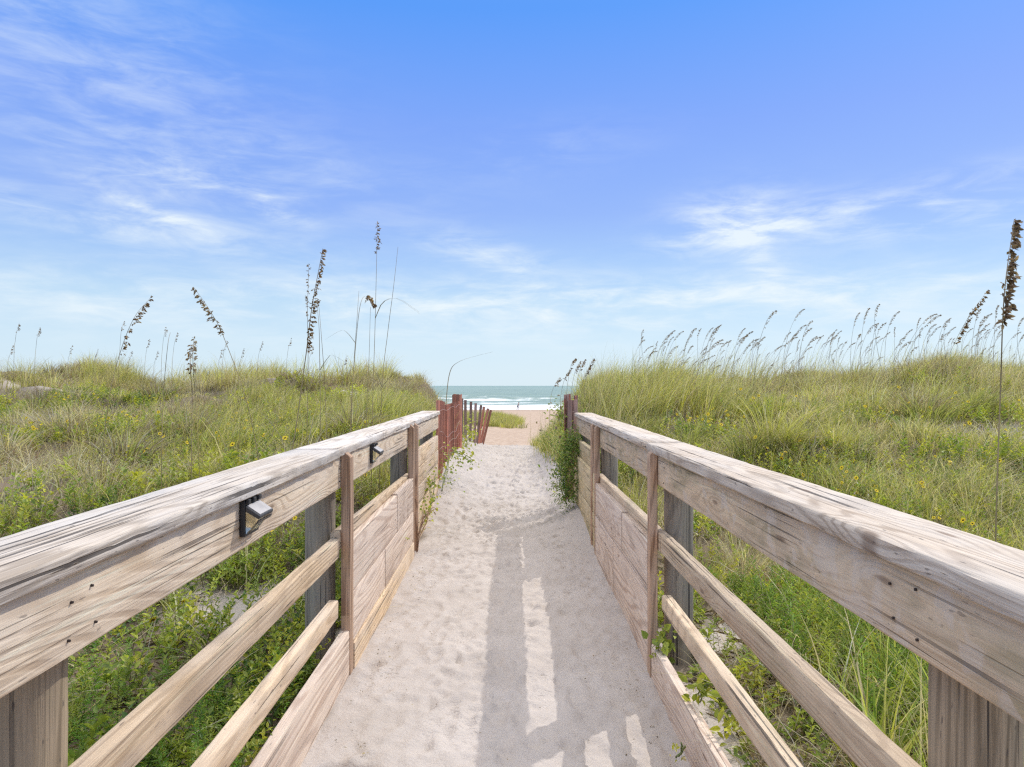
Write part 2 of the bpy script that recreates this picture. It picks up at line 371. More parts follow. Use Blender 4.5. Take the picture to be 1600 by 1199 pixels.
# ------------------------------------------------------------------ timber
def board(name, mat, parent, axis, a0, a1, u0, u1, v0, v1, rnd=.004, wear=.0015, step=.06, seed=0, slope=None, warp=0., bevel_top=0.):
    """board along an axis with rounded, slightly worn edges. axis Y: u=x, v=z. axis Z: u=x, v=y. axis X: u=y, v=z"""
    rg = np.random.default_rng(seed + 17)
    n = max(2, int((a1 - a0) / step) + 1)
    ts = np.linspace(a0, a1, n)
    cs = []
    for cx, cy, st in ((u1 - rnd, v1 - rnd, 0), (u0 + rnd, v1 - rnd, 90), (u0 + rnd, v0 + rnd, 180), (u1 - rnd, v0 + rnd, 270)):
        for k in range(4):
            q = rad(st + 30 * k); cs.append((cx + rnd * math.cos(q), cy + rnd * math.sin(q)))
    cs = np.array(cs); m = len(cs); ctr = np.array([(u0 + u1) / 2, (v0 + v1) / 2])
    ph = rg.random(8) * 50
    V = []
    for i, t in enumerate(ts):
        w = np.array([N1(t * 5 + ph[0], j * .8 + ph[1]) * 2 + N2(t * 21 + ph[2], j * 1.3 + ph[3]) for j in range(m)])
        c = cs + (ctr - cs) / np.abs(ctr - cs).max() * (np.abs(w) * wear)[:, None]
        du = N3(t * .7 + ph[4], .3) * warp; dv = N4(t * .7 + ph[5], .7) * warp
        if slope is not None: dv += slope * (t - a0) / (a1 - a0)
        for (u, v) in c:
            if axis == 'Y': V.append((u + du, t, v + dv))
            elif axis == 'Z': V.append((u + du, v + dv, t))
            else: V.append((t, u + du, v + dv))
    if bevel_top:
        V = [list(p) for p in V]
        for p in V[-m:]:
            f = (p[0] - u0) / (u1 - u0)
            p[2] -= abs(bevel_top) * (f if bevel_top > 0 else 1 - f)
    bm = bmesh.new(); vs = [bm.verts.new(p) for p in V]
    for i in range(n - 1):
        for j in range(m):
            a, b = i * m + j, i * m + (j + 1) % m
            f = bm.faces.new((vs[a], vs[b], vs[b + m], vs[a + m])); f.smooth = True
    bm.faces.new(vs[:m][::-1]); bm.faces.new(vs[-m:])
    bmesh.ops.recalc_face_normals(bm, faces=bm.faces)
    me = bpy.data.meshes.new(name); bm.to_mesh(me); bm.free()
    for e in me.edges: pass
    try: me.set_sharp_from_angle(angle=rad(50))
    except Exception: pass
    return link(name, me, mat, parent)

def nail(parent, x, y, z, r=.0024):
    bm = bmesh.new()
    bmesh.ops.create_cone(bm, cap_ends=True, segments=8, radius1=r, radius2=r * .8, depth=.004, matrix=Matrix.Translation((x, y, z)) @ Matrix.Rotation(rad(90), 4, 'Y'))
    return bm_obj('nail', bm, M_NAIL, parent)

def railing(s, label):
    L = s < 0
    root = empty('wooden_railing', (0, 0, 0), label, 'railing')
    fi = .63 if L else .594          # inner face of the fascia
    ci, co = (.61, .785) if L else (.571, .73)
    gi = .593 if L else .5625        # inner face of guides and panels
    end = 6.28 if L else 5.82
    def B(name, mat, a0, a1, u0, u1, v0, v1, **k):
        x0, x1 = sorted((s * u0, s * u1))
        return board(name, mat, root, 'Y', a0, a1, x0, x1, v0, v1, **k)
    sd = 100 if L else 300
    capm = W['cap'] if L else W['cap_r']; fm = W['fascia'] if L else W['fascia_r']; rm = W['rail'] if L else W['rail_r']
    joints = [-1.4, 2.50, end] if L else [-1.4, 2.80, end]
    for i in range(len(joints) - 1):
        gp = .0015
        B('cap_board', capm, joints[i] + gp, joints[i + 1] - gp, ci + (0, .004, -.004)[i], co + (.004, -.003, 0)[i], .833 + (0, .002, .001)[i], .868 + (0, .003, -.001)[i], rnd=.008, wear=.0042, step=.03, seed=sd + i, warp=.006)
    fj = [-1.4, 2.64, end] if L else [-1.4, 2.70, end]
    for i in range(2):
        f = B('fascia_board', fm, fj[i] + .002, fj[i + 1] - .002, fi, fi + .038, .708, .830, rnd=.005, wear=.002, seed=sd + 10 + i, warp=.003)
        for yy in ((.99, 1.05, 2.58) if i == 0 else (2.76, 4.30, 4.66)):
            for zz in (.742, .797): nail(f, s * (fi - .001), yy + random.uniform(-.01, .01), zz + random.uniform(-.012, .012))
    # lower rails of the open bay, and the rail behind the drop-in panel
    B('rail', rm, -1.4, fj[1] - .06, fi, fi + .038, .450, .524, rnd=.006, wear=.003, seed=sd + 20, warp=.004)
    B('rail', rm, -1.4, fj[1] - .08, fi, fi + .038, (.227 if L else .233), .298, rnd=.006, wear=.003, seed=sd + 21, warp=.004)
    B('rail', rm, fj[1] - .055, 4.50, fi, fi + .038, (.478 if L else .45), (.548 if L else .524), rnd=.006, wear=.003, seed=sd + 22, slope=-.022 if L else 0)
    # kick board, set in line with the panels
    B('kick_board', W['panel'] if L else W['panel'], -1.4, (2.60 if L else 2.68) - .004, gi + .004, gi + .038, -.10, (.172 if L else .088), rnd=.004, wear=.002, seed=sd + 23)
    # posts
    for yp in (-.72, .97 if L else .947, 2.612 if L else 2.687, 4.55, 6.12 if L else 5.66):
        x0, x1 = sorted((s * (fi + .0385), s * (fi + .1565)))
        board('post', W['post'] if yp < 2 else W['post_dark'], root, 'Z', -.5, .832, x0, x1, yp, yp + .118, rnd=.057, wear=.002, seed=sd + 40 + int(yp * 7))
    # vertical guides that hold the panels
    for (y0, dp, top) in ((2.595 if L else 2.68, .055, .857), (4.345, .05, .862), (4.545, .05, .862)):
        x0, x1 = sorted((s * gi, s * (fi - .001)))
        board('panel_guide', W['guide'], root, 'Z', -.12, top, x0, x1, y0, y0 + dp, rnd=.0025, wear=.001, seed=sd + 60 + int(y0 * 9), bevel_top=(-.03 if not L else .03))
    # drop-in panel boards between the guides
    p0 = (2.652 if L else 2.737); p1 = 4.343
    top = .512 if L else .481; seam = .302 if L else .276; jt = 3.72 if L else 3.36; jb = 3.35 if L else 3.63
    B('panel_board', W['panel'], p0, jt - .002, gi + .004, gi + .034, seam + .002, top - .008, rnd=.003, wear=.0015, seed=sd + 70)
    B('panel_board', W['panel'], jt + .002, p1, gi + .002, gi + .033, seam + .002, top, rnd=.003, wear=.0015, seed=sd + 71)
    B('panel_board', W['panel'], p0, jb - .002, gi + .003, gi + .034, .110 if L else -.10, seam - .002, rnd=.003, wear=.0015, seed=sd + 72)
    B('panel_board', W['panel'], jb + .002, p1, gi + .001, gi + .033, .110 if L else -.10, seam - .002, rnd=.003, wear=.0015, seed=sd + 73)
    if L: B('panel_board', W['rail'], p0, p1, gi - .004, gi + .03, -.12, .106, rnd=.003, wear=.0015, seed=sd + 74)
    # last bay: fixed boards with a slot under the fascia
    pm = W['rail'] if L else W['panel_g']
    tops = [.645, .515, .382, .25, .118] if L else [.648, .520, .395, .262, .13]
    for i, t in enumerate(tops):
        ins = (0, .004, .002, .006, .003)[i] if L else (0, .022, .024, .026, .022)[i]
        B('panel_board', pm, 4.41 if i else 4.60, end - .02 - (0 if L else .05 * (i % 2)), fi - ins, fi - ins + .035, t - .127, t, rnd=.004, wear=.002, seed=sd + 80 + i, warp=.006)
    return root
railing(-1, 'pale weathered wooden railing along the left of the sandy walkway')
railing(1, 'grey-brown wooden railing with pale lichen blotches along the right of the walkway')

deck = empty('boardwalk_deck', (0, 0, -.06), 'brown deck planks emerging from the sand at the near end of the walkway', 'deck')
for i in range(9):
    y1 = 1.972 - i * .146
    o = board('plank', W['deck'], deck, 'X', -.588, .548, y1 - .139, y1, -.038 + .0, .053, rnd=.004, wear=.002, seed=500 + i)

# ------------------------------------------------------------------ solar lights
def box_bm(bm, x0, x1, y0, y1, z0, z1, bev=.002):
    r = bmesh.ops.create_cube(bm, size=1, matrix=Matrix.Translation(((x0 + x1) / 2, (y0 + y1) / 2, (z0 + z1) / 2)) @ Matrix.Diagonal((x1 - x0, y1 - y0, z1 - z0, 1)))
    if bev:
        es = list({e for v in r['verts'] for e in v.link_edges})
        bmesh.ops.bevel(bm, geom=es, offset=bev, segments=2, affect='EDGES', profile=.6)
def prism(bm, poly, y0, y1):
    a = [bm.verts.new((x, y0, z)) for x, z in poly]; b = [bm.verts.new((x, y1, z)) for x, z in poly]
    n = len(poly)
    bm.faces.new(a); bm.faces.new(b[::-1])
    for i in range(n): bm.faces.new((a[i], b[i], b[(i + 1) % n], a[(i + 1) % n]))
    bmesh.ops.recalc_face_normals(bm, faces=bm.faces)
def solar_light(y, label):
    root = empty('solar_light', (-.63, y, .787), label, 'light', 'solar lights on the left railing')
    w = .046
    b = bmesh.new(); box_bm(b, .0005, .013, -w, w, -.045, .042, .003); bm_obj('back_plate', b, M_BLACK, root)
    b = bmesh.new(); prism(b, [(.0135, .030), (.049, .006), (.046, -.003), (.0135, .016)], -w, w)
    bmesh.ops.bevel(b, geom=list(b.edges), offset=.0015, segments=1, affect='EDGES'); hood = bm_obj('hood', b, M_GREYP, root)
    b = bmesh.new(); prism(b, [(.0165, .0300), (.0465, .0097), (.0465, .0085), (.0165, .0285)], -w + .006, w - .006); bm_obj('solar_panel', b, M_SOLAR, hood)
    b = bmesh.new(); prism(b, [(.0135, .0145), (.043, -.0045), (.0135, -.038)], -w + .004, w - .004); bm_obj('lens', b, M_LENS, root)
    b = bmesh.new(); prism(b, [(.043, -.0045), (.046, -.0055), (.041, -.013), (.039, -.012)], -w, w); bm_obj('lip', b, M_BLACK, root)
    for yy in (-.035, .0, .035):
        b = bmesh.new(); box_bm(b, .0135, .021, yy - .008, yy + .008, .033, .044, .002); bm_obj('hinge', b, M_BLACK, root)
    return root
solar_light(1.66, 'larger nearer black solar deck light under the left railing cap')
solar_light(3.19, 'farther black solar deck light just beyond the brown upright on the left railing')

# ------------------------------------------------------------------ slat fences
def tube(bm, pts, r, seg=5):
    rings = []
    pts = [Vector(p) for p in pts]
    for i, p in enumerate(pts):
        d = (pts[min(i + 1, len(pts) - 1)] - pts[max(i - 1, 0)]).normalized()
        a = d.cross(Vector((.31, .2, .93)))
        if a.length < .05: a = d.cross(Vector((1, 0, 0)))
        a.normalize(); b = d.cross(a)
        rr = r[i] if isinstance(r, (list, tuple)) else r
        rings.append([bm.verts.new(p + (a * math.cos(2 * math.pi * k / seg) + b * math.sin(2 * math.pi * k / seg)) * rr) for k in range(seg)])
    for i in range(len(rings) - 1):
        for k in range(seg): bm.faces.new((rings[i][k], rings[i][(k + 1) % seg], rings[i + 1][(k + 1) % seg], rings[i + 1][k])).smooth = True
    bm.faces.new(rings[0][::-1]); bm.faces.new(rings[-1])
def slat(root, x, y, zt, zb, tiltx, tilty, rot, mat, w=.038, t=.009):
    o = board('slat', mat, root, 'Z', 0, zt - zb, -w / 2, w / 2, -t / 2, t / 2, rnd=.0015, wear=.0008, step=.25, seed=int(abs(x * 991 + y * 317)) + 900)
    o.location = (x - root.location.x, y - root.location.y, zb - root.location.z)
    o.rotation_euler = (tilty, tiltx, rot)
    return o
def wire(root, pts, r=.0013):
    bm = bmesh.new(); tube(bm, [Vector(p) - root.location for p in pts], r, 4); return bm_obj('wire', bm, M_WIRE, root)

f1 = empty('slat_fence', (-.63, 6.9, .2), 'red slatted sand fence tied to a thick post at the end of the left railing', 'fence')
line = []
for i in range(21):
    t = i / 20
    x = -.655 + .035 * t + random.uniform(-.006, .006); y = 6.33 + 2.2 * t ** .9
    zt = .975 - .13 * math.sin(t * 2.6) * .55 + random.uniform(-.02, .02) - .02 * t
    slat(f1, x, y, zt, -.1, random.uniform(-.015, .015), random.uniform(-.02, .02), rad(random.uniform(-12, 35)), W['slat'], .032)
    line.append((x, y))
for zz, am_ in ((.86, .012), (.66, .02), (.50, .015), (.30, .012)):
    for off in (.012, -.012):
        wire(f1, [(x + off * 1.6 + .012, y, zz + am_ * math.sin(i * .7 + off * 60) - (.09 * math.sin(i / 20 * 3.1) if zz == .66 else 0)) for i, (x, y) in enumerate(line)])
bm = bmesh.new(); tube(bm, [(0, 1.74, -.4), (.0, 1.74, .25), (0.004, 1.735, .76)], .047, 14); fp = bm_obj('fence_post', bm, W['slat_grey'], f1)
for k in range(9):
    a = k / 9 * 2 * math.pi
    slat(f1, -.63 + .056 * math.cos(a), 8.64 + .056 * math.sin(a), .985 + random.uniform(-.012, .012), -.05, 0, 0, a + math.pi / 2, W['slat'])
for zz in (.80, .60, .42):
    wire(f1, [(-.63 + .066 * math.cos(k / 3), 8.64 + .066 * math.sin(k / 3), zz + .02 * math.sin(k * .9)) for k in range(20)])

f2 = empty('slat_fence', (-.55, 10.2, .2), 'thin leaning slats of sand fence beyond the wrapped red post', 'fence')
for i, (px, tx) in enumerate(((-.625, .02), (-.575, .0), (-.53, .03), (-.485, .05), (-.455, .16), (-.445, .21), (-.43, .30), (-.40, .33))):
    yy = 9.3 + .22 * i
    slat(f2, px - .02 * (tx > .1), yy, .93 - .028 * i, .02, tx * .72, random.uniform(-.03, .03), rad(random.uniform(-20, 25)), W['slat_grey'] if i < 5 else W['slat'])
for zz in (.62, .42): wire(f2, [(-.62 + .03 * i, 9.3 + .22 * i, zz - .01 * i) for i in range(8)])

f3 = empty('slat_fence', (.59, 5.95, .2), 'rolled-up bundle of purple-grey fence slats at the end of the right railing', 'fence')
for k in range(13):
    a = k * 1.05; r_ = .012 + .0035 * k
    slat(f3, .565 + r_ * math.cos(a), 6.0 + r_ * math.sin(a) * 1.4, 1.0 + random.uniform(-.05, .03), -.1, random.uniform(-.03, .03), random.uniform(-.02, .02), a + 1.57, W['slat_grey'] if k % 3 else W['slat'])
for zz in (.85, .6, .4): wire(f3, [(.565 + .068 * math.cos(k / 2.5), 6.0 + .09 * math.sin(k / 2.5), zz + .03 * math.sin(k * .6)) for k in range(20)])

# ------------------------------------------------------------------ vegetation generators (vectorised)
class Acc:
    def __init__(s): s.V, s.Q, s.T, s.C, s.n = [], [], [], [], 0
    def add(s, V, Q, T, C):
        if Q is not None and len(Q): s.Q.append(Q + s.n)
        if T is not None and len(T): s.T.append(T + s.n)
        s.V.append(V); s.C.append(C); s.n += len(V)
    def mesh(s, name):
        return mesh_arrays(name, np.concatenate(s.V), np.concatenate(s.Q) if s.Q else None, np.concatenate(s.T) if s.T else None, np.concatenate(s.C))

def blades(acc, base, h, w, lean, face, col, tipcol=None, K=4, curl=2.):
    n = len(base)
    ts = np.linspace(0, 1, K + 1)
    sd = np.stack([np.cos(face), np.sin(face), np.zeros(n)], 1)
    ll = np.linalg.norm(lean, axis=1)
    V = np.zeros((n, 2 * K + 1, 3)); C = np.zeros((n, 2 * K + 1, 3))
    for k, t in enumerate(ts):
        c = base.copy()
        c[:, :2] += lean * (h * t ** curl)[:, None]
        c[:, 2] += h * (t - .42 * np.minimum(ll, 1.3) * t ** (curl + .6))
        cc = col if tipcol is None else col * (1 - t ** 2) + tipcol * t ** 2
        if k < K:
            ww = (w * (1 - t ** 1.6) * .5)[:, None]
            V[:, 2 * k] = c - sd * ww; V[:, 2 * k + 1] = c + sd * ww
            C[:, 2 * k] = cc; C[:, 2 * k + 1] = cc
        else: V[:, 2 * K] = c; C[:, 2 * K] = cc
    b = np.arange(n)[:, None] * (2 * K + 1)
    Q = np.concatenate([b + np.array([[2 * k, 2 * k + 1, 2 * k + 3, 2 * k + 2]]) for k in range(K - 1)]) if K > 1 else None
    T = b + np.array([[2 * K - 2, 2 * K - 1, 2 * K]])
    acc.add(V.reshape(-1, 3), Q, T, C.reshape(-1, 3))

def leaves(acc, base, d, up, L, Wd, col, fold=.25, droop=.15):
    """leaf with a folded midrib: 6 vertices, two quads"""
    n = len(base)
    d = d / (np.linalg.norm(d, axis=1, keepdims=True) + 1e-9)
    s = np.cross(d, up); s /= (np.linalg.norm(s, axis=1, keepdims=True) + 1e-9)
    nn = np.cross(s, d)
    L = L[:, None]; Wd = Wd[:, None]
    V = np.zeros((n, 6, 3))
    V[:, 0] = base
    V[:, 1] = base + d * L * .35 + s * Wd * .5 + nn * Wd * fold
    V[:, 2] = base + d * L * .70 + s * Wd * .40 + nn * (Wd * fold - L * droop * .4)
    V[:, 3] = base + d * L - nn * L * droop
    V[:, 4] = base + d * L * .70 - s * Wd * .40 + nn * (Wd * fold - L * droop * .4)
    V[:, 5] = base + d * L * .35 - s * Wd * .5 + nn * Wd * fold
    b = np.arange(n)[:, None] * 6
    Q = np.concatenate([b + np.array([[0, 1, 2, 3]]), b + np.array([[0, 3, 4, 5]])])
    acc.add(V.reshape(-1, 3), Q, None, np.repeat(col, 6, 0))

def shoots(acc, base, h, lean, nl, L, Wd, col, stemcol=(.12, .10, .05), up=.55, start=.15, jit=.25):
    """upright stems with leaves spiralling round them"""
    n = len(base)
    tip = base.copy(); tip[:, :2] += lean * h[:, None]; tip[:, 2] += h
    blades(acc, base, h, np.full(n, .004), lean, R.random(n) * 6.3, np.tile(np.array(stemcol), (n, 1)), K=2, curl=1.3)
    k = np.tile(np.arange(nl), n); i = np.repeat(np.arange(n), nl)
    t = start + (1 - start) * (k + R.random(len(k)) * .8) / nl
    p = base[i].copy(); p[:, :2] += lean[i] * (h[i] * t ** 1.3)[:, None]; p[:, 2] += h[i] * t * (1 - .42 * np.minimum(np.linalg.norm(lean[i], axis=1), 1.) * t * .9)
    a = k * 2.4 + np.repeat(R.random(n) * 6.3, nl) + R.normal(0, .3, len(k))
    d = np.stack([np.cos(a), np.sin(a), up + t * .5 + R.normal(0, jit, len(k))], 1)
    sc = (1.1 - .5 * t) * R.uniform(.7, 1.2, len(k))
    upv = np.tile(np.array([0., 0., 1.]), (len(k), 1)) + R.normal(0, .35, (len(k), 3))
    c = col[i] * R.uniform(.75, 1.25, (len(k), 1))
    leaves(acc, p, d, upv, L[i] * sc, Wd[i] * sc, c)

G_YEL = np.array([.53, .51, .105]); G_GRN = np.array([.30, .345, .08]); G_STR = np.array([.74, .62, .38])
G_BRN = np.array([.29, .22, .145]); G_OLV = np.array([.41, .41, .12]); G_GRY = np.array([.50, .45, .39])
L_BRI = np.array([.39, .44, .065]); L_MID = np.array([.245, .325, .06]); L_YEL = np.array([.52, .51, .06]); L_DRK = np.array([.11, .19, .045])
def pick(cols, w, n):
    i = R.choice(len(cols), n, p=np.array(w) / np.sum(w)); return np.array(cols)[i]

def scatter(n, x0, x1, y0, y1, dens=None, wedge=None):
    """points over a rectangle, thinned by a density function of (x, y)"""
    out = []; tot = 0
    while tot < n:
        x = R.uniform(x0, x1, 4 * n + 200); y = R.uniform(y0, y1, 4 * n + 200)
        k = R.random(len(x)) > bare(x, y) * .93
        if wedge: k &= np.abs(x) < wedge * y + 1.2
        if dens is not None: k &= R.random(len(x)) < dens(x, y)
        p = np.stack([x[k], y[k]], 1); out.append(p); tot += len(p)
        if len(out) > 60: break
    return np.concatenate(out)[:n]
def on_ground(xy, dz=-.01):
    return np.stack([xy[:, 0], xy[:, 1], ground_h(xy[:, 0], xy[:, 1]) + dz], 1)

WIND = np.array([.34, .10])
def patch(cl, seed):
    v = N2(cl[:, 0] * .42 + seed, cl[:, 1] * .55 + seed) + .6 * N3(cl[:, 0] * 1.2, cl[:, 1] * 1.2 + seed) + R.normal(0, .07, len(cl))
    out = pick([G_YEL, G_OLV, G_STR], [3, 2, 1], len(cl))
    k = v < .0; out[k] = pick([G_BRN, G_GRY, G_STR, G_BRN * .6], [4, 2, 2, 3], k.sum())
    k = v > .12; out[k] = pick([G_GRN, G_YEL, G_OLV], [3, 2, 1], k.sum())
    if seed == 3: out = out * .68 + G_BRN * .32      # the left dune carries more dead, brown growth
    return out
def grass_field(acc, cl, per, h0, h1, w0, w1, cols, wts, spread, fan=.5, wind=1., K=4, dead=.15, hs=None):
    """clumps of arching blades; cl: (n,2) clump centres"""
    n = len(cl); i = np.repeat(np.arange(n), per)
    cc = (patch(cl, cols) if isinstance(cols, int) else pick(cols, wts, n)) * R.uniform(.7, 1.25, (n, 1)); ch = R.uniform(h0, h1, n)
    if hs is not None: ch = ch * hs
    a = R.random(len(i)) * 6.283; r = np.sqrt(R.random(len(i)))
    xy = cl[i] + (np.stack([np.cos(a), np.sin(a)], 1) * (r * spread * R.uniform(.6, 1.4, len(i)))[:, None])
    b = on_ground(xy, -.015)
    lean = np.stack([np.cos(a), np.sin(a)], 1) * (r * fan)[:, None] + WIND * wind * R.uniform(.3, 1.5, (len(i), 1)) + R.normal(0, .13, (len(i), 2))
    h = ch[i] * R.uniform(.55, 1.15, len(i)); w = R.uniform(w0, w1, len(i))
    c = cc[i] * R.uniform(.5, 1.4, (len(i), 1)); c = c + R.normal(0, .02, c.shape)
    dd = R.random(len(i)) < dead; c[dd] = (G_STR * R.uniform(.6, 1.2, (dd.sum(), 1)))
    c = np.clip(c, .02, .8)
    tip = np.clip(c * .65 + G_STR * .35, 0, .8)
    blades(acc, b, h, w, lean, R.random(len(i)) * 6.283, c, tip, K=K)

# masks
def m_left(x, y): return sstep(-.05, .12, N1(x * .8 + 3, y * .8 + 7) + .5 * N2(x * 2, y * 2))
def off_path(x, y):
    wl = np.interp(y, [0, 6.2, 7, 9, 13, 16, 22], [.70, .76, .86, .80, .62, .68, 1.]); wr = np.interp(y, [0, 3, 5.7, 6.5, 9, 12, 16, 22], [.66, .74, .78, .76, .58, .52, .6, 1.])
    return np.where(x < 0, -x > wl, x > wr).astype(float)

A = Acc()
YGR = [G_YEL, G_OLV, G_GRN, G_STR, G_BRN]
def lumps(c, seed=0): return np.clip(.85 + 1.5 * N2(c[:, 0] * .55 + seed, c[:, 1] * .55) + .9 * N3(c[:, 0] * 1.6, c[:, 1] * 1.6 + seed), .4, 1.6)
# right dune: long continuous yellow-green grass
c = scatter(3700, .7, 16, 5.0, 15, lambda x, y: off_path(x, y) * (.25 + .75 * sstep(-.22, .12, N2(x * .7, y * .7))) * (.25 + .75 * sstep(-.08, .16, N4(x * 1.7 + 3, y * 1.7))), .95)
kk = R.random(len(c)) < .35
grass_field(A, c[kk], 26, .20, .46, .005, .0115, 21, None, .14, .75, 1.0, hs=(lumps(c) * (.6 + .4 * sstep(6, 10, c[:, 1])))[kk], dead=.22)
c = c[~kk]
grass_field(A, c, 26, .20, .46, .005, .0115, YGR, [5, 3, 1.6, 1.6, .5], .14, .75, 1.0, hs=lumps(c) * (.6 + .4 * sstep(6, 10, c[:, 1])), dead=.2)
c = scatter(1500, .78, 6.5, 2.6, 7, lambda x, y: off_path(x, y) * sstep(.85, 1.8, x) * (.25 + .75 * sstep(-.1, .15, N3(x * .9, y * .9))), .95)
grass_field(A, c, 22, .14, .38, .003, .006, [G_YEL, G_GRN, G_OLV, G_STR, G_GRY], [4, 3, 3, 1.6, .9], .11, .8, .7, hs=lumps(c, 4), dead=.22)
# long ragged blades standing out of the crest, bent by the wind
c = scatter(620, .55, 14, 8.0, 13.5, lambda x, y: off_path(x, y) * (.2 + .8 * (N3(x * 1.3, y * .6) > 0)), .95)
grass_field(A, c, 8, .55, .95, .004, .0065, [G_YEL, G_STR, G_OLV, G_BRN], [3, 3, 2, 1], .16, .35, 1.5, K=5)
c = scatter(260, 1.0, 3.4, 8.0, 10.6, lambda x, y: off_path(x, y) * sstep(3.6, 2.2, x))
grass_field(A, c, 22, .45, .85, .0045, .0085, [G_YEL, G_OLV, G_STR, G_GRN], [4, 3, 2, 1.5], .15, .5, 1.5, K=5)
# right bank beside the path, and the crest tufts
c = scatter(1000, .42, 1.7, 6.2, 13, lambda x, y: off_path(x, y) * (.4 + .6 * (N1(x * 2, y * 2) > -.1)))
grass_field(A, c, 26, .2, .5, .0035, .006, [G_GRN, G_OLV, G_YEL, G_BRN], [3, 3, 2, 1], .10, .7, .6, hs=lumps(c, 2))
# left dune: patchy bunch grass, dry tufts, bare bits
c = scatter(760, -17, -.7, 5, 18.5, lambda x, y: off_path(x, y) * m_left(x, y) * (.1 + .9 * sstep(-.02, .2, N4(x * 1.7 + 3, y * 1.7))), .95)
grass_field(A, c, 34, .16, .44, .005, .011, 3, None, .13, 1., .6, hs=lumps(c, 7), dead=.25)
c = scatter(1300, -17, -.75, 5, 18, lambda x, y: off_path(x, y) * (.15 + .85 * sstep(-.1, .15, N4(x * 1.7 + 3, y * 1.7))), .95)
grass_field(A, c, 14, .08, .22, .005, .010, 3, None, .12, 1.1, .4, dead=.3)
c = scatter(720, -4.6, -.7, 6.0, 11.5, lambda x, y: off_path(x, y) * sstep(-4.8, -3.0, x))
grass_field(A, c, 28, .26, .52, .004, .0075, [G_YEL, G_OLV, G_GRN, G_STR], [4, 3, 2.5, 1.4], .14, .7, 1., hs=lumps(c, 9))
c = scatter(240, -4.4, -.75, 7.5, 11.5, lambda x, y: off_path(x, y))
grass_field(A, c, 9, .5, .9, .0035, .0055, [G_YEL, G_STR, G_OLV], [3, 2, 2], .16, .5, 1.2, K=5)
c = scatter(420, -17, -1.5, 13.5, 17.5, lambda x, y: sstep(.0, .14, N3(x * .9, y * .4)), .95)
grass_field(A, c, 34, .3, .85, .006, .011, [G_YEL, G_OLV, G_STR, G_BRN], [3, 3, 2, 1], .17, .6, .6)
c = scatter(420, -6, -.78, 1.9, 6, lambda x, y: off_path(x, y) * m_left(x + 5, y) * sstep(3, 4.6, y - x * .3), .95)
grass_field(A, c, 22, .12, .34, .003, .005, [G_GRN, G_OLV, G_STR, G_GRY], [3, 3, 1.5, .8], .08, .9, .4)
# near right: long upright green blades close to the post
c = scatter(100, .9, 1.9, 1.15, 2.4, lambda x, y: sstep(2.5, 1.6, y))
grass_field(A, c, 20, .34, .62, .004, .0085, [np.array([.30, .40, .06]), G_GRN, G_YEL], [4, 2, 2], .06, .8, .6, K=6, dead=.2)
c = scatter(260, .74, 2.2, 1.3, 4.0)
grass_field(A, c, 14, .10, .26, .0025, .0045, [G_GRY, G_BRN, G_STR], [3, 3, 2], .08, 1.9, .5, K=5, dead=.3)
# thin straw, curled dead blades lying through everything
c = scatter(2400, -9, 9, 1.6, 11, lambda x, y: off_path(x, y) * (np.abs(x) > .9), .95)
grass_field(A, c, 6, .2, .45, .004, .0075, [G_STR, G_GRY, G_STR * 1.25], [3, 2, 2], .14, 1.5, .5, K=5, dead=.3)
# grass of the foredune down on the beach
c = scatter(1500, -14, 1.6, 58, 73, lambda x, y: sstep(2.2, -1.0, x + N2(x * .4, y * .4)))
grass_field(A, c, 26, .5, 1.0, .02, .035, [G_OLV, G_GRN, G_YEL], [3, 2, 2], .35, .5, .6, K=3)
tag(link('dune_grass', A.mesh('dune_grass'), M_GRASS), 'yellow-green dune grass covering both banks', 'grass', kind='stuff')

# leafy ground cover
A = Acc()
def cover(n, x0, x1, y0, y1, dens, h0, h1, nl, L0, L1, ratio, cols, w, lean=.35, up=.5, start=.15):
    xy = scatter(n, x0, x1, y0, y1, dens, .95); m = len(xy)
    b = on_ground(xy); h = R.uniform(h0, h1, m); le = R.normal(0, lean, (m, 2)) + WIND * .3
    L = R.uniform(L0, L1, m)
    shoots(A, b, h, le, nl, L, L * ratio * R.uniform(.8, 1.2, m), pick(cols, w, m) * R.uniform(.8, 1.2, (m, 1)), up=up, start=start)
GC = [L_BRI, L_MID, L_YEL, L_DRK]
cover(4300, -12, -.75, 3.2, 12.5, lambda x, y: off_path(x, y) * sstep(-.2, .1, N2(x * .6 + 2, y * .6)), .10, .27, 11, .035, .06, .5, GC, [4, 4, 2, 1.4])
cover(420, .70, 1.25, 1.2, 3.4, None, .06, .18, 14, .02, .045, .4, [L_BRI, L_YEL, L_MID, G_BRN], [3, 2, 3, 2])
SCR = [G_BRN * 1.15, G_GRY, G_OLV, G_STR * .8, np.array([.30, .17, .11])]
cover(7200, -15, -.8, 4.6, 17, lambda x, y: off_path(x, y) * sstep(-.15, .1, N3(x * .8, y * .8)), .10, .34, 22, .018, .04, .28, SCR, [4, 1.5, 2.5, 1.5, 2], .45, .5, .1)
cover(2600, .8, 13, 4.2, 13, lambda x, y: off_path(x, y) * sstep(-.05, .14, N3(x * .8 + 5, y * .8)), .10, .36, 22, .018, .04, .28, SCR, [3, 2, 3, 3, 1], .45, .5, .1)
cover(3600, -14, -.8, 4.5, 13, lambda x, y: off_path(x, y) * sstep(-.05, .1, N2(x * .5 + 8, y * .9)), .08, .22, 9, .045, .08, .5, [np.array([.50, .52, .07]), L_YEL, L_BRI, L_MID], [4, 3, 2, 2])
cover(2100, -3.5, -.68, 1.1, 4.2, lambda x, y: off_path(x, y) * (.15 + .85 * sstep(-.12, .1, N1(x * 1.4, y * 1.4 + 3))), .10, .28, 16, .025, .045, .42, GC, [4, 4, 1, 1.5])
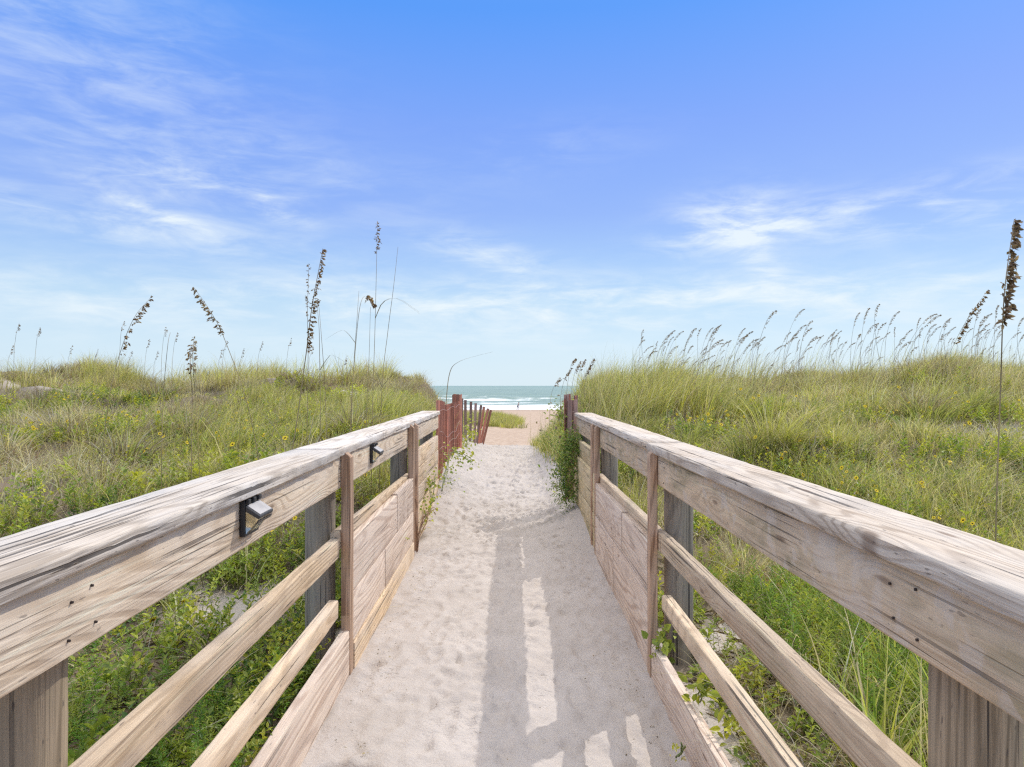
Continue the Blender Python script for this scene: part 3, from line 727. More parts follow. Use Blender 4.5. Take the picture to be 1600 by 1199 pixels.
cover(950, -2.3, -.69, 1.0, 2.9, lambda x, y: off_path(x, y) * sstep(2.9, 1.9, y), .12, .26, 60, .016, .03, .16, [np.array([.20, .37, .05]), L_BRI, L_MID], [4, 2, 2], .25, .3, .1)
cover(140, -1.9, -.84, 1.15, 1.9, lambda x, y: sstep(-1.0, -1.15, x), .14, .26, 9, .05, .075, .45, [L_BRI, L_MID], [2, 3], .2, .9)
cover(3300, .76, 10, 3.2, 9.5, lambda x, y: off_path(x, y) * sstep(-.14, .1, N1(x * .7 + 8, y * .7)), .10, .26, 11, .035, .06, .5, GC, [4, 3, 3, 1])
cover(1100, .95, 3.2, 1.3, 4.2, lambda x, y: off_path(x, y) * sstep(1.0, 1.35, x), .10, .24, 16, .025, .045, .42, [L_BRI, L_MID, L_YEL], [4, 3, 2])
cover(340, 1.02, 2.4, 1.9, 3.6, None, .18, .34, 42, .030, .05, .2, [np.array([.22, .34, .06]), L_BRI, L_MID], [4, 3, 2], .12, .5, .15)
cover(260, .42, 1.1, 6.0, 10, lambda x, y: off_path(x, y), .15, .35, 22, .03, .05, .4, [L_MID, L_DRK, L_BRI], [3, 2, 2], .4)
tag(link('ground_cover', A.mesh('ground_cover'), M_LEAF), 'low leafy green plants creeping over the sand between the grass', 'ground cover', kind='stuff')

# twigs, dead stems and bits of leaf on the sand
A = Acc()
xy = np.concatenate([scatter(800, -.55, .52, 2., 11, lambda x, y: .04 + sstep(.3, .56, np.abs(x))), scatter(2600, .70, 2.6, 1.3, 4.2), scatter(1500, -2.6, -.86, 1.6, 4.6)])
n = len(xy); b = on_ground(xy, .004); a = R.random(n) * 6.283
inp = np.abs(xy[:, 0]) < .6
b[inp, 2] += .004
L = np.where(inp, R.uniform(.004, .014, n), R.uniform(.04, .2, n)); d = np.stack([np.cos(a), np.sin(a), R.uniform(-.02, .25, n) * ~inp], 1)
leaves(A, b, d, np.tile(np.array([0., 0., 1.]), (n, 1)) + R.normal(0, .3, (n, 3)), L, np.where(inp, L * R.uniform(.15, .5, n), .0028), pick([G_BRN * .6, G_BRN, G_GRY * .7, G_STR * .7], [4, 2, 2, 1], n))
tag(link('leaf_litter', A.mesh('leaf_litter'), M_DRY), 'dry twigs and dark plant crumbs scattered on the sand', 'litter', kind='stuff')

# ------------------------------------------------------------------ sea oats
D_HEAD = [np.array([.14, .085, .05]), np.array([.24, .15, .085]), np.array([.36, .24, .14])]
def catmull(P, n):
    P = np.array(P, float); P = np.vstack([2 * P[0] - P[1], P, 2 * P[-1] - P[-2]]); out = []
    m = len(P) - 3
    for k in range(n):
        u = k / (n - 1) * m; i = min(int(u), m - 1); t = u - i
        p0, p1, p2, p3 = P[i:i + 4]
        out.append(.5 * (2 * p1 + (p2 - p0) * t + (2 * p0 - 5 * p1 + 4 * p2 - p3) * t * t + (3 * p1 - p0 - 3 * p2 + p3) * t ** 3))
    return np.array(out)
M_STEM = leaf_mat('straw_stem', .1, .7, .2)
def stem_mesh(P, r0, r1, col0, col1):
    n = len(P); V = []; C = []
    for i in range(n):
        t = i / (n - 1); r = r0 + (r1 - r0) * t
        for k in range(5):
            q = k * 1.2566; V.append(P[i] + np.array([math.cos(q) * r, math.sin(q) * r, 0]))
            C.append(np.array(col0) * (1 - t) + np.array(col1) * t)
    Q = [[i * 5 + k, i * 5 + (k + 1) % 5, (i + 1) * 5 + (k + 1) % 5, (i + 1) * 5 + k] for i in range(n - 1) for k in range(5)]
    return mesh_arrays('stem', np.array(V), np.array(Q), None, np.array(C), smooth=True)
def head_mesh(P, s, side, dens, pale=0.):
    """panicle of flat oval spikelets hanging on short branchlets along curve P; s = spikelet length"""
    A = Acc(); n = len(P)
    nb = int(dens); base = []; dirs = []; Ls = []
    for b in range(nb):
        t = (b + R.random()) / nb; i = min(int(t * (n - 1)), n - 2); f = t * (n - 1) - i
        p = P[i] * (1 - f) + P[i + 1] * f
        ax = P[i + 1] - P[i]; ax /= np.linalg.norm(ax)
        o = np.array([side[0] + R.normal(0, .45), side[1] + R.normal(0, .45), R.normal(.0, .3)]); o /= np.linalg.norm(o)
        bl = s * R.uniform(.8, 2.6) * (1 - .6 * abs(2 * t - .8) ** 1.5)
        k = R.integers(3, 6)
        for q in range(k):
            u = (q + .6) / k
            pos = p + (o * .7 + ax * .75) * bl * u + np.array([0, 0, -1]) * bl * .45 * u * u
            base.append(pos); dirs.append(ax * .35 + o * .55 + np.array([0, 0, -.55]) + R.normal(0, .3, 3)); Ls.append(s * R.uniform(.8, 1.45))
    base = np.array(base); dirs = np.array(dirs); Ls = np.array(Ls); m = len(base)
    c = pick(D_HEAD, [3, 3, 1.5], m) * R.uniform(.8, 1.25, (m, 1))
    if pale: c = c * (1 - pale) + np.array([.5, .42, .36]) * pale
    leaves(A, base, dirs, R.normal(0, 1, (m, 3)), Ls, Ls * .42, c, fold=.15, droop=.1)
    # rachis
    for i in range(n - 1):
        pass
    return A.mesh('seed_head')
def sea_oat(pts, head0, s, dens, side=(.8, .2), r=.0027, label='', group=None, leafn=0, pale=0., green=False, name='sea_oat'):
    P = np.array(pts, float); b = P[0].copy()
    gz = float(ground_h(b[0], b[1])); b[2] = min(b[2], gz) if P[0][2] < gz + .6 else gz
    P[0] = [P[0][0], P[0][1], gz]; b = P[0].copy(); P -= b
    root = empty(name, tuple(b), label, 'sea oat', group)
    cv = catmull(P, 28)
    c0 = (.50, .42, .12) if green else (.42, .33, .16); c1 = (.24, .18, .12)
    link('stem', stem_mesh(cv, r, r * .4, c0, c1), M_STEM, root)
    if head0 < 1:
        i = int(head0 * 27); hp = cv[i:]
        if len(hp) < 3: hp = cv[-3:]
        link('seed_head', head_mesh(hp, s, side, dens, pale), M_DRY, root)
    for k in range(leafn):
        t = R.uniform(.15, .6); p = cv[int(t * 27)]
        a = R.choice([-1, 1]); L = R.uniform(.22, .4)
        lp = catmull([p, p + np.array([a * .06, R.normal(0, .02), L * .35]), p + np.array([a * L * .5, R.normal(0, .05), L * .42]), p + np.array([a * L * .95, R.normal(0, .08), L * .12])], 9)
        link('leaf_blade', stem_mesh(lp, .0028, .0006, (.30, .26, .14), (.36, .30, .2)), M_STEM, root)
    return root

OATS = [
 dict(pts=[(-2.734, 4.6, 0.595), (-2.668, 4.59, 0.984), (-2.652, 4.7, 1.325), (-2.485, 4.57, 1.554), (-2.497, 4.8, 1.716)],head0=0.5,s=0.02,dens=30,side=(0.8, 0.2),label='sea oat stalk with brown seed head curving right, farthest left of the large ones'),
 dict(pts=[(-1.5, 4.3, 0.548), (-1.617, 4.29, 0.951), (-1.815, 4.4, 1.401), (-1.849, 4.27, 1.564), (-2.059, 4.5, 1.75)],head0=0.55,s=0.02,dens=34,side=(-0.5, 0.2),label='sea oat stalk leaning left with long tan seed head',pale=.2),
 dict(pts=[(-1.785, 4.0, 0.361), (-1.795, 3.99, 0.737), (-1.868, 4.1, 1.073), (-1.82, 3.97, 1.26), (-1.918, 4.2, 1.399)],head0=0.64,s=0.015,dens=26,side=(0.3, 0.3),label='short sea oat stalk with pale bleached seed head against the left dune',pale=.45,green=True),
 dict(pts=[(-1.983, 4.3, 0.185), (-1.975, 4.29, 0.629), (-2.021, 4.4, 1.03), (-1.973, 4.27, 1.212), (-2.076, 4.5, 1.374)],head0=0.72,s=0.019,dens=16,side=(-0.4, 0.3),label='thin dark sea oat close behind the pale bleached seed head'),
 dict(pts=[(-1.485, 4.5, 0.269), (-1.406, 4.49, 0.692), (-1.354, 4.6, 1.285), (-1.274, 4.47, 1.615), (-1.265, 4.7, 2.043)],head0=0.55,s=0.021,dens=58,side=(0.5, 0.2),label='sea oat stalk with the largest dense brown seed head on the left dune',r=.0045),
 dict(pts=[(-1.472, 5.0, 0.177), (-1.46, 4.99, 0.646), (-1.482, 5.1, 1.306), (-1.449, 4.97, 1.626), (-1.506, 5.2, 2.031)],head0=0.76,s=0.015,dens=20,side=(-0.2, 0.2),label='straight sea oat with thin sparse seed head left of the largest one'),
 dict(pts=[(-1.295, 4.7, 0.408), (-1.279, 4.69, 0.849), (-1.314, 4.8, 1.293), (-1.283, 4.67, 1.507), (-1.364, 4.9, 1.711)],head0=0.93,s=0.016,dens=8,side=(-0.3, 0.3),label='short bare stalk beneath the largest brown seed head',leafn=1),
 dict(pts=[(-1.22, 4.7, 0.32), (-1.235, 4.69, 0.761), (-1.278, 4.8, 1.113), (-1.265, 4.67, 1.42), (-1.346, 4.9, 1.665)],head0=1.0,s=0.016,dens=8,side=(-0.3, 0.3),label="bare slanting stalk just right of the largest seed head's stem"),
 dict(pts=[(-0.994, 5.0, 0.364), (-0.982, 4.99, 0.88), (-0.985, 5.1, 1.497), (-0.95, 4.97, 1.906), (-0.985, 5.2, 2.333)],head0=0.86,s=0.016,dens=26,side=(0.25, 0.2),label='tallest straight sea oat with a narrow seed head at its tip',leafn=2),
 dict(pts=[(-1.162, 5.0, 0.364), (-1.137, 4.99, 0.927), (-1.128, 5.1, 1.401), (-1.067, 4.97, 1.682), (-1.072, 5.2, 1.782), (-0.965, 4.95, 1.68)],head0=0.8,s=0.02,dens=22,side=(0.6, 0.2),label='sea oat with clumped seed head nodding over to the right',leafn=1),
 dict(pts=[(-0.937, 5.0, 0.458), (-0.912, 4.99, 1.067), (-0.889, 5.1, 1.497), (-0.825, 4.97, 1.813), (-0.829, 5.2, 2.158)],head0=1.0,s=0.016,dens=8,side=(0.3, 0.2),label='bare leaning stalk right of the tallest sea oat',leafn=2),
 dict(pts=[(-1.189, 5.2, 0.432), (-1.177, 5.19, 0.92), (-1.183, 5.3, 1.314), (-1.134, 5.17, 1.599), (-1.169, 5.4, 1.849)],head0=1.0,s=0.016,dens=8,side=(0.3, 0.2),label='bare upright stalk beside the nodding clumped seed head'),
 dict(pts=[(-1.114, 5.4, 0.406), (-1.107, 5.39, 0.863), (-1.109, 5.5, 1.322), (-1.072, 5.37, 1.719)],head0=1.0,s=0.016,dens=8,side=(0.3, 0.2),label='short thin bare stalk left of the tallest sea oat',leafn=1),
 dict(pts=[(-2.219, 4.4, 0.287), (-2.21, 4.39, 0.701), (-2.253, 4.5, 1.07), (-2.163, 4.37, 1.358), (-2.26, 4.6, 1.458)],head0=1.0,s=0.016,dens=8,side=(0.3, 0.2),label='dark bare stem standing alone on the left slope'),
 dict(pts=[(-0.75, 8.0, 0.448), (-0.712, 7.99, 0.898), (-0.676, 8.1, 1.259), (-0.568, 7.97, 1.376), (-0.384, 8.2, 1.454), (-0.164, 7.95, 1.495)],head0=1.0,s=0.016,dens=8,side=(0.3, 0.2),label='leafless stalk bent sharply over beside the red slat fence',r=.006),
 dict(pts=[(2.149, 3.0, 0.265), (2.156, 2.99, 0.604), (2.255, 3.1, 1.109), (2.177, 2.97, 1.498), (2.394, 3.2, 1.886)],pale=.16,head0=0.68,s=0.025,dens=85,side=(1.0, 0.15),label='tall sea oat with a large dark seed head at the right edge',r=.0042,leafn=0),
 dict(pts=[(4.318, 7.0, 0.857), (4.495, 6.99, 1.251), (4.699, 7.1, 1.586), (4.77, 6.97, 1.851), (5.11, 7.2, 2.126)],head0=0.45,s=0.03,dens=34,side=(0.8, 0.1),label='sea oat with a long arching seed head rising above the right crest'),
 dict(pts=[(-6.12, 8.5, 1.124), (-6.097, 8.49, 1.442), (-6.16, 8.6, 1.668), (-6.051, 8.47, 1.767), (-6.182, 8.7, 1.899)],r=.0024,head0=0.76,s=0.016,dens=9,side=(0.5, 0.1),label='small far sea oat stalk standing up from the left dune crest',group='small far sea oats on the left dune crest'),
 dict(pts=[(-5.865, 8.5, 1.004), (-5.842, 8.49, 1.323), (-5.902, 8.6, 1.58), (-5.796, 8.47, 1.711), (-5.921, 8.7, 1.842)],r=.0024,head0=0.76,s=0.016,dens=9,side=(0.5, 0.1),label='small far sea oat stalk standing up from the left dune crest',group='small far sea oats on the left dune crest'),
 dict(pts=[(-6.564, 9, 0.957), (-6.54, 8.99, 1.294), (-6.603, 9.1, 1.467), (-6.492, 8.97, 1.512), (-6.624, 9.2, 1.643)],r=.0024,head0=0.76,s=0.016,dens=9,side=(0.5, 0.1),label='small far sea oat stalk standing up from the left dune crest',group='small far sea oats on the left dune crest'),
 dict(pts=[(-7.074, 11, 0.873), (-7.047, 10.99, 1.285), (-7.097, 11.1, 1.521), (-6.993, 10.97, 1.604), (-7.098, 11.2, 1.761)],r=.0024,head0=0.76,s=0.016,dens=9,side=(0.5, 0.1),label='small far sea oat stalk standing up from the left dune crest',group='small far sea oats on the left dune crest'),
 dict(pts=[(-7.267, 12, 0.796), (-7.239, 11.99, 1.246), (-7.282, 12.1, 1.503), (-7.182, 11.97, 1.594), (-7.274, 12.2, 1.763)],r=.0024,head0=0.76,s=0.016,dens=9,side=(0.5, 0.1),label='small far sea oat stalk standing up from the left dune crest',group='small far sea oats on the left dune crest'),
 dict(pts=[(-4.829, 8.5, 0.965), (-4.807, 8.49, 1.283), (-4.853, 8.6, 1.596), (-4.764, 8.47, 1.783), (-4.861, 8.7, 1.916)],r=.0024,head0=0.76,s=0.016,dens=9,side=(0.5, 0.1),label='small far sea oat stalk standing up from the left dune crest',group='small far sea oats on the left dune crest'),
 dict(pts=[(-6.671, 12, 0.796), (-6.643, 11.99, 1.246), (-6.681, 12.1, 1.486), (-6.587, 11.97, 1.56), (-6.668, 12.2, 1.729)],r=.0024,head0=0.76,s=0.016,dens=9,side=(0.5, 0.1),label='small far sea oat stalk standing up from the left dune crest',group='small far sea oats on the left dune crest'),
 dict(pts=[(-5.306, 10, 0.941), (-5.282, 9.99, 1.315), (-5.321, 10.1, 1.554), (-5.234, 9.97, 1.651), (-5.317, 10.2, 1.798)],r=.0024,head0=0.76,s=0.016,dens=9,side=(0.5, 0.1),label='small far sea oat stalk standing up from the left dune crest',group='small far sea oats on the left dune crest'),
 dict(pts=[(-5.703, 11, 0.822), (-5.677, 10.99, 1.234), (-5.713, 11.1, 1.454), (-5.625, 10.97, 1.522), (-5.701, 11.2, 1.677)],r=.0024,head0=0.76,s=0.016,dens=9,side=(0.5, 0.1),label='small far sea oat stalk standing up from the left dune crest',group='small far sea oats on the left dune crest'),
 dict(pts=[(-4.556, 9, 0.999), (-4.534, 8.99, 1.336), (-4.573, 9.1, 1.608), (-4.49, 8.97, 1.748), (-4.571, 9.2, 1.885)],r=.0024,head0=0.76,s=0.016,dens=9,side=(0.5, 0.1),label='small far sea oat stalk standing up from the left dune crest',group='small far sea oats on the left dune crest'),
 dict(pts=[(-4.658, 9.5, 0.993), (-4.635, 9.49, 1.349), (-4.671, 9.6, 1.599), (-4.59, 9.47, 1.713), (-4.665, 9.7, 1.855)],r=.0024,head0=0.76,s=0.016,dens=9,side=(0.5, 0.1),label='small far sea oat stalk standing up from the left dune crest',group='small far sea oats on the left dune crest'),
 dict(pts=[(-3.763, 9, 0.914), (-3.742, 8.99, 1.252), (-3.771, 9.1, 1.48), (-3.7, 8.97, 1.579), (-3.76, 9.2, 1.712)],r=.0024,head0=0.76,s=0.016,dens=9,side=(0.5, 0.1),label='small far sea oat stalk standing up from the left dune crest',group='small far sea oats on the left dune crest'),
 dict(pts=[(-4.247, 10, 0.847), (-4.224, 9.99, 1.222), (-4.251, 10.1, 1.436), (-4.178, 9.97, 1.511), (-4.236, 10.2, 1.655)],r=.0024,head0=0.76,s=0.016,dens=9,side=(0.5, 0.1),label='small far sea oat stalk standing up from the left dune crest',group='small far sea oats on the left dune crest'),
 dict(pts=[(-3.937, 10, 0.847), (-3.915, 9.99, 1.222), (-3.939, 10.1, 1.436), (-3.869, 9.97, 1.511), (-3.921, 10.2, 1.655)],r=.0024,head0=0.76,s=0.016,dens=9,side=(0.5, 0.1),label='small far sea oat stalk standing up from the left dune crest',group='small far sea oats on the left dune crest'),
 dict(pts=[(-3.482, 9.5, 0.949), (-3.461, 9.49, 1.305), (-3.483, 9.6, 1.514), (-3.418, 9.47, 1.588), (-3.465, 9.7, 1.727)],r=.0024,head0=0.76,s=0.016,dens=9,side=(0.5, 0.1),label='small far sea oat stalk standing up from the left dune crest',group='small far sea oats on the left dune crest'),
 dict(pts=[(-3.081, 9.5, 0.949), (-3.06, 9.49, 1.305), (-3.078, 9.6, 1.541), (-3.018, 9.47, 1.642), (-3.055, 9.7, 1.782)],r=.0024,head0=0.76,s=0.016,dens=9,side=(0.5, 0.1),label='small far sea oat stalk standing up from the left dune crest',group='small far sea oats on the left dune crest'),
 dict(pts=[(-3.217, 11, 0.873), (-3.194, 10.99, 1.285), (-3.205, 11.1, 1.521), (-3.147, 10.97, 1.604), (-3.171, 11.2, 1.761)],r=.0024,head0=0.76,s=0.016,dens=9,side=(0.5, 0.1),label='small far sea oat stalk standing up from the left dune crest',group='small far sea oats on the left dune crest'),
 dict(pts=[(-2.437, 10, 0.847), (-2.416, 9.99, 1.222), (-2.424, 10.1, 1.384), (-2.374, 9.97, 1.408), (-2.391, 10.2, 1.549)],r=.0024,head0=0.76,s=0.016,dens=9,side=(0.5, 0.1),label='small far sea oat stalk standing up from the left dune crest',group='small far sea oats on the left dune crest'),
 dict(pts=[(0.51, 8.5, 0.486), (0.533, 8.49, 0.806), (0.564, 8.6, 1.003), (0.603, 8.47, 1.124), (0.669, 8.7, 1.206)],head0=0.7,s=0.022,dens=14,side=(0.7, 0.1),label='fine sea oat stalk beside the shrub at the far right of the path',group='fine sea oats above the right shrub'),
 dict(pts=[(0.615, 8.2, 0.508), (0.637, 8.19, 0.816), (0.669, 8.3, 1.053), (0.705, 8.17, 1.215), (0.772, 8.4, 1.297)],head0=0.7,s=0.022,dens=14,side=(0.7, 0.1),label='fine sea oat stalk beside the shrub at the far right of the path',group='fine sea oats above the right shrub'),
 dict(pts=[(0.72, 8.0, 0.523), (0.742, 7.99, 0.823), (0.775, 8.1, 1.1), (0.807, 7.97, 1.302), (0.876, 8.2, 1.384)],head0=0.7,s=0.022,dens=14,side=(0.7, 0.1),label='fine sea oat stalk beside the shrub at the far right of the path',group='fine sea oats above the right shrub'),
 dict(pts=[(0.819, 8.4, 0.572), (0.842, 8.39, 0.888), (0.877, 8.5, 1.156), (0.91, 8.37, 1.343), (0.984, 8.6, 1.431)],head0=0.7,s=0.022,dens=14,side=(0.7, 0.1),label='fine sea oat stalk beside the shrub at the far right of the path',group='fine sea oats above the right shrub'),
 dict(pts=[(0.903, 8.6, 0.56), (0.926, 8.59, 0.883), (0.962, 8.7, 1.116), (0.996, 8.57, 1.269), (1.072, 8.8, 1.356)],head0=0.7,s=0.022,dens=14,side=(0.7, 0.1),label='fine sea oat stalk beside the shrub at the far right of the path',group='fine sea oats above the right shrub'),
 dict(pts=[(0.676, 8.1, 0.515), (0.698, 8.09, 0.819), (0.73, 8.2, 1.123), (0.764, 8.07, 1.35), (0.833, 8.3, 1.435)],head0=0.7,s=0.022,dens=14,side=(0.7, 0.1),label='fine sea oat stalk beside the shrub at the far right of the path',group='fine sea oats above the right shrub'),
 dict(pts=[(0.996, 9.0, 0.619), (1.02, 8.99, 0.957), (1.058, 9.1, 1.211), (1.093, 8.97, 1.378), (1.173, 9.2, 1.471)],head0=0.7,s=0.022,dens=14,side=(0.7, 0.1),label='fine sea oat stalk beside the shrub at the far right of the path',group='fine sea oats above the right shrub'),
]
for o in OATS: sea_oat(**o)

# the row along the right-hand crest: eight kinds, copied
protos = []
GRP = 'sea oats along the right dune crest'
LBR = 'slender sea oat stalk bent by the wind on the grassy right crest'
def ridge_proto(k):
    H = (1.0, 1.12, .92, 1.2, 1.05, .85, 1.15, .95)[k]; ln = (.20, .27, .17, .30, .24, .14, .2, .32)[k]
    P = [(0, 0, 0), (ln * .2, .02, H * .35), (ln * .5, .03, H * .68), (ln * .85, .04, H * .9), (ln * 1.12 + .03, .05, H * 1.06), (ln * 1.36 + .08, .05, H * 1.13)]
    root = empty('sea_oat', (0, 0, 0), LBR, 'sea oat', GRP)
    cv = catmull(P, 20)
    link('stem', stem_mesh(cv, .0032, .0012, (.34, .28, .14), (.22, .16, .12)), M_STEM, root)
    link('seed_head', head_mesh(cv[12:], .0185, (.8, .1), (20, 24, 16, 26, 22, 14, 18, 24)[k], .3), M_DRY, root)
    return root
protos = [ridge_proto(k) for k in range(8)]
used = set()
ridge = []
while len(ridge) < 210:
    y = R.uniform(10.4, 14.2); x = R.uniform(.17 * y, .80 * y)
    if R.random() > .45 + .55 * (N1(x * 1.1, 3.3) > -.1): continue
    ridge.append((x, y))
for k, (x, y) in enumerate(ridge):
    j = k % 8
    o = protos[j] if j not in used else copy_tree(protos[j]); used.add(j)
    s = R.choice([R.uniform(.45, .75), R.uniform(.7, 1.12)]) * np.interp(x / y, [.15, .25, .8], [.7, .95, 1.0])
    o.location = (x, y, float(ground_h(x, y)) - .02); o.scale = (s * R.uniform(.8, 1.2), s, s); o.rotation_euler = (0, rad(R.normal(0, 9)), rad(R.normal(0, 32)))

# ------------------------------------------------------------------ flowering plants
M_PETAL = plain('yellow_petal', (.84, .62, .02), .6, spec=.2, var=.1, scale=60)
M_DISC = plain('dark_flower_disc', (.06, .025, .012), .9, spec=.1, scale=200)
def flower_meshes():
    A = Acc(); n = 11
    a = np.arange(n) / n * 6.283 + R.normal(0, .06, n)
    d = np.stack([np.cos(a), np.sin(a), R.normal(.12, .08, n)], 1)
    base = d * .006
    leaves(A, base, d, np.tile(np.array([0., 0., 1.]), (n, 1)), R.uniform(.020, .024, n), np.full(n, .0105), np.tile(np.array([.8, .52, .02]), (n, 1)), fold=.05, droop=.08)
    pet = A.mesh('petals')
    bm = bmesh.new(); bmesh.ops.create_uvsphere(bm, u_segments=10, v_segments=6, radius=.0085, matrix=Matrix.Translation((0, 0, .001)) @ Matrix.Diagonal((1, 1, .55, 1)))
    dm = bpy.data.meshes.new('disc'); bm.to_mesh(dm); bm.free()
    pet.materials.append(M_PETAL); dm.materials.append(M_DISC)
    return pet, dm
FL = [flower_meshes() for _ in range(3)]
def sunflower_plant(nst, nfl, spread, h0, h1):
    root = empty('beach_sunflower', (0, 0, 0), 'leafy green plant', 'plant')
    A = Acc()
    a = R.random(nst) * 6.283; r = np.sqrt(R.random(nst)) * spread
    b = np.stack([np.cos(a) * r, np.sin(a) * r, np.full(nst, -.03)], 1)
    h = R.uniform(h0, h1, nst); le = R.normal(0, .25, (nst, 2)); L = R.uniform(.035, .06, nst)
    shoots(A, b, h, le, 12, L, L * .52, pick([L_BRI, L_MID, L_YEL], [4, 3, 1.5], nst))
    link('foliage', A.mesh('foliage'), M_LEAF, root)
    for k in range(nfl):
        i = R.integers(nst)
        p = b[i] + np.array([le[i, 0] * h[i], le[i, 1] * h[i], h[i] + R.uniform(.02, .06)])
        pm, dm = FL[R.integers(3)]
        f = link('flower', pm, None, root, tuple(p)); f.rotation_euler = (rad(R.uniform(15, 70)), rad(R.normal(0, 14)), rad(R.normal(0, 40)))
        s = R.uniform(.48, .82); f.scale = (s, s, s)
        link('disc', dm, None, f)
        sb = bmesh.new(); tube(sb, [b[i] + np.array([0, 0, h[i] * .5]), (p + b[i]) / 2 + np.array([0, 0, h[i] * .28]), p], .0016, 4)
        bm_obj('flower_stem', sb, M_STEMG, root)
    return root
M_BRNST = plain('brown_stem', (.26, .15, .09), .8)
M_STEMG = plain('green_stem', (.16, .20, .06), .6)
PP = [sunflower_plant(34, 5, .42, .14, .28), sunflower_plant(40, 6, .46, .14, .30), sunflower_plant(30, 4, .4, .12, .24), sunflower_plant(44, 8, .5, .16, .3), sunflower_plant(16, 1, .2, .12, .24), sunflower_plant(20, 2, .24, .14, .26)]
SPOT = [
 (-5.406, 7.47, 'L'),
 (-5.173, 7.86, 'L'),
 (-4.737, 7.87, 'L'),
 (-4.498, 7.97, 'L'),
 (-3.451, 6.55, 'L'),
 (-3.351, 7.05, 'L'),
 (-3.047, 6.96, 'L'),
 (-3.265, 7.88, 'L'),
 (-3.256, 8.33, 'L'),
 (-3.476, 9.34, 'L'),
 (-3.233, 9.58, 'L'),
 (-4.322, 9.37, 'L'),
 (-5.623, 11.17, 'L'),
 (-6.772, 10.75, 'L'),
 (-3.526, 11.33, 'L'),
 (-2.463, 9.66, 'L'),
 (2.313, 7.71, 'R'),
 (2.453, 7.52, 'R'),
 (2.57, 7.35, 'R'),
 (2.565, 6.79, 'R'),
 (2.509, 6.18, 'R'),
 (2.613, 6.02, 'R'),
 (2.801, 6.0, 'R'),
 (2.912, 5.72, 'R'),
 (4.36, 7.65, 'R'),
 (5.468, 7.85, 'R'),
 (6.621, 8.85, 'R'),
 (5.097, 6.9, 'R'),
 (3.883, 5.85, 'R'),
 (2.817, 5.29, 'R'),
 (3.158, 5.12, 'R'),
 (3.032, 7.22, 'R'),
 (2.096, 7.63, 'R'),
 (-1.317, 2.65, 'leafy plant with one bright yellow flower under the near left railing'),
 (-1.463, 3.98, 'yellow-flowered plant showing below the left railing by the nearer light'),
 (-1.285, 3.84, 'yellow-flowered plant low behind the left middle post'),
 (-1.393, 3.02, 'leafy plant with small yellow flowers between the near left rails'),
 (1.592, 3.41, 'green plant with a yellow flower below the right fascia board'),
 (1.299, 4.65, 'leafy plant with yellow blooms behind the right middle post'),
]
for k in range(34):
    yy = R.uniform(4.6, 11); sg = -1 if k % 2 else 1
    SPOT.append((sg * R.uniform(1.1, .74 * yy), yy, 'L' if sg < 0 else 'R'))
usedp = set()
for k, (x, y, lb) in enumerate(SPOT):
    j = (k * 3) % 4 if lb in 'LR' else 4 + k % 2
    o = PP[j] if j not in usedp else copy_tree(PP[j]); usedp.add(j)
    o.location = (x, y, float(ground_h(x, y))); o.rotation_euler = (0, 0, 0 if k < 4 else rad(R.normal(0, 35)))
    s = R.uniform(.85, 1.15); o.scale = (s, s, s)
    if lb == 'L': tag(o, 'yellow-flowered leafy plant low on the left dune slope', 'plant', 'yellow-flowered plants on the left dune')
    elif lb == 'R': tag(o, 'yellow-flowered leafy plant in the grass behind the right railing', 'plant', 'yellow-flowered plants behind the right railing')
    else: tag(o, lb, 'plant')

# ------------------------------------------------------------------ tussocks and single plants
def tussock(x, y, n, h, spread, cols, wts, label, fan=.8, w=(.003, .0055), group=None, wind=.5):
    z = float(ground_h(x, y)) - .02
    A = Acc(); a = R.random(n) * 6.283; r = np.sqrt(R.random(n))
    b = np.stack([np.cos(a) * r * spread, np.sin(a) * r * spread, np.zeros(n)], 1)
    lean = np.stack([np.cos(a), np.sin(a)], 1) * (r * fan)[:, None] + WIND * wind + R.normal(0, .15, (n, 2))
    c = np.clip(pick(cols, wts, n) * R.uniform(.7, 1.25, (n, 1)), .02, .8)
    blades(A, b, h * R.uniform(.5, 1.1, n), R.uniform(*w, n), lean, R.random(n) * 6.283, c, np.clip(c * .6 + G_STR * .4, 0, .8), K=5)
    o = link('grass_tussock', A.mesh('grass_tussock'), M_GRASS, None, (x, y, z))
    return tag(o, label, 'grass', group)
tussock(-3.783, 6.05, 260, 0.34, 0.16, [G_GRY, G_STR, G_BRN, G_OLV], [3, 2, 2, 1], 'dry grey bunch of curled grass low on the left slope', wind=.3)
tussock(-2.692, 4.58, 220, 0.3, 0.15, [G_GRY, G_STR, G_BRN], [2, 2, 2], 'brown dried tussock just above the left railing cap', wind=.3)
tussock(-5.539, 10.24, 260, 0.5, 0.2, [G_BRN, G_STR, G_OLV], [3, 2, 2], 'large brownish tussock half way up the left dune', wind=.3)
tussock(-7.089, 10.33, 240, 0.5, 0.2, [G_OLV, G_BRN, G_STR], [3, 2, 2], 'olive tussock near the left end of the left dune', wind=.3)
tussock(-12.083, 17.14, 300, 0.7, 0.3, [G_OLV, G_YEL, G_BRN], [3, 2, 2], 'tall tussock on the left dune crest farthest left', wind=.3)
tussock(-8.86, 15.7, 300, 0.7, 0.3, [G_YEL, G_OLV, G_STR], [3, 2, 1], 'pale green tussock beside the bare sand on the left crest', wind=.3)
tussock(-6.37, 15.2, 300, 0.75, 0.3, [G_OLV, G_YEL, G_STR], [3, 2, 1], 'round green tussock in the middle of the left crest', wind=.3)
tussock(-5.294, 10.42, 200, 0.35, 0.2, [L_DRK, L_MID, G_BRN], [3, 2, 2], 'small dark green bush with brown stems on the left slope', wind=.3)
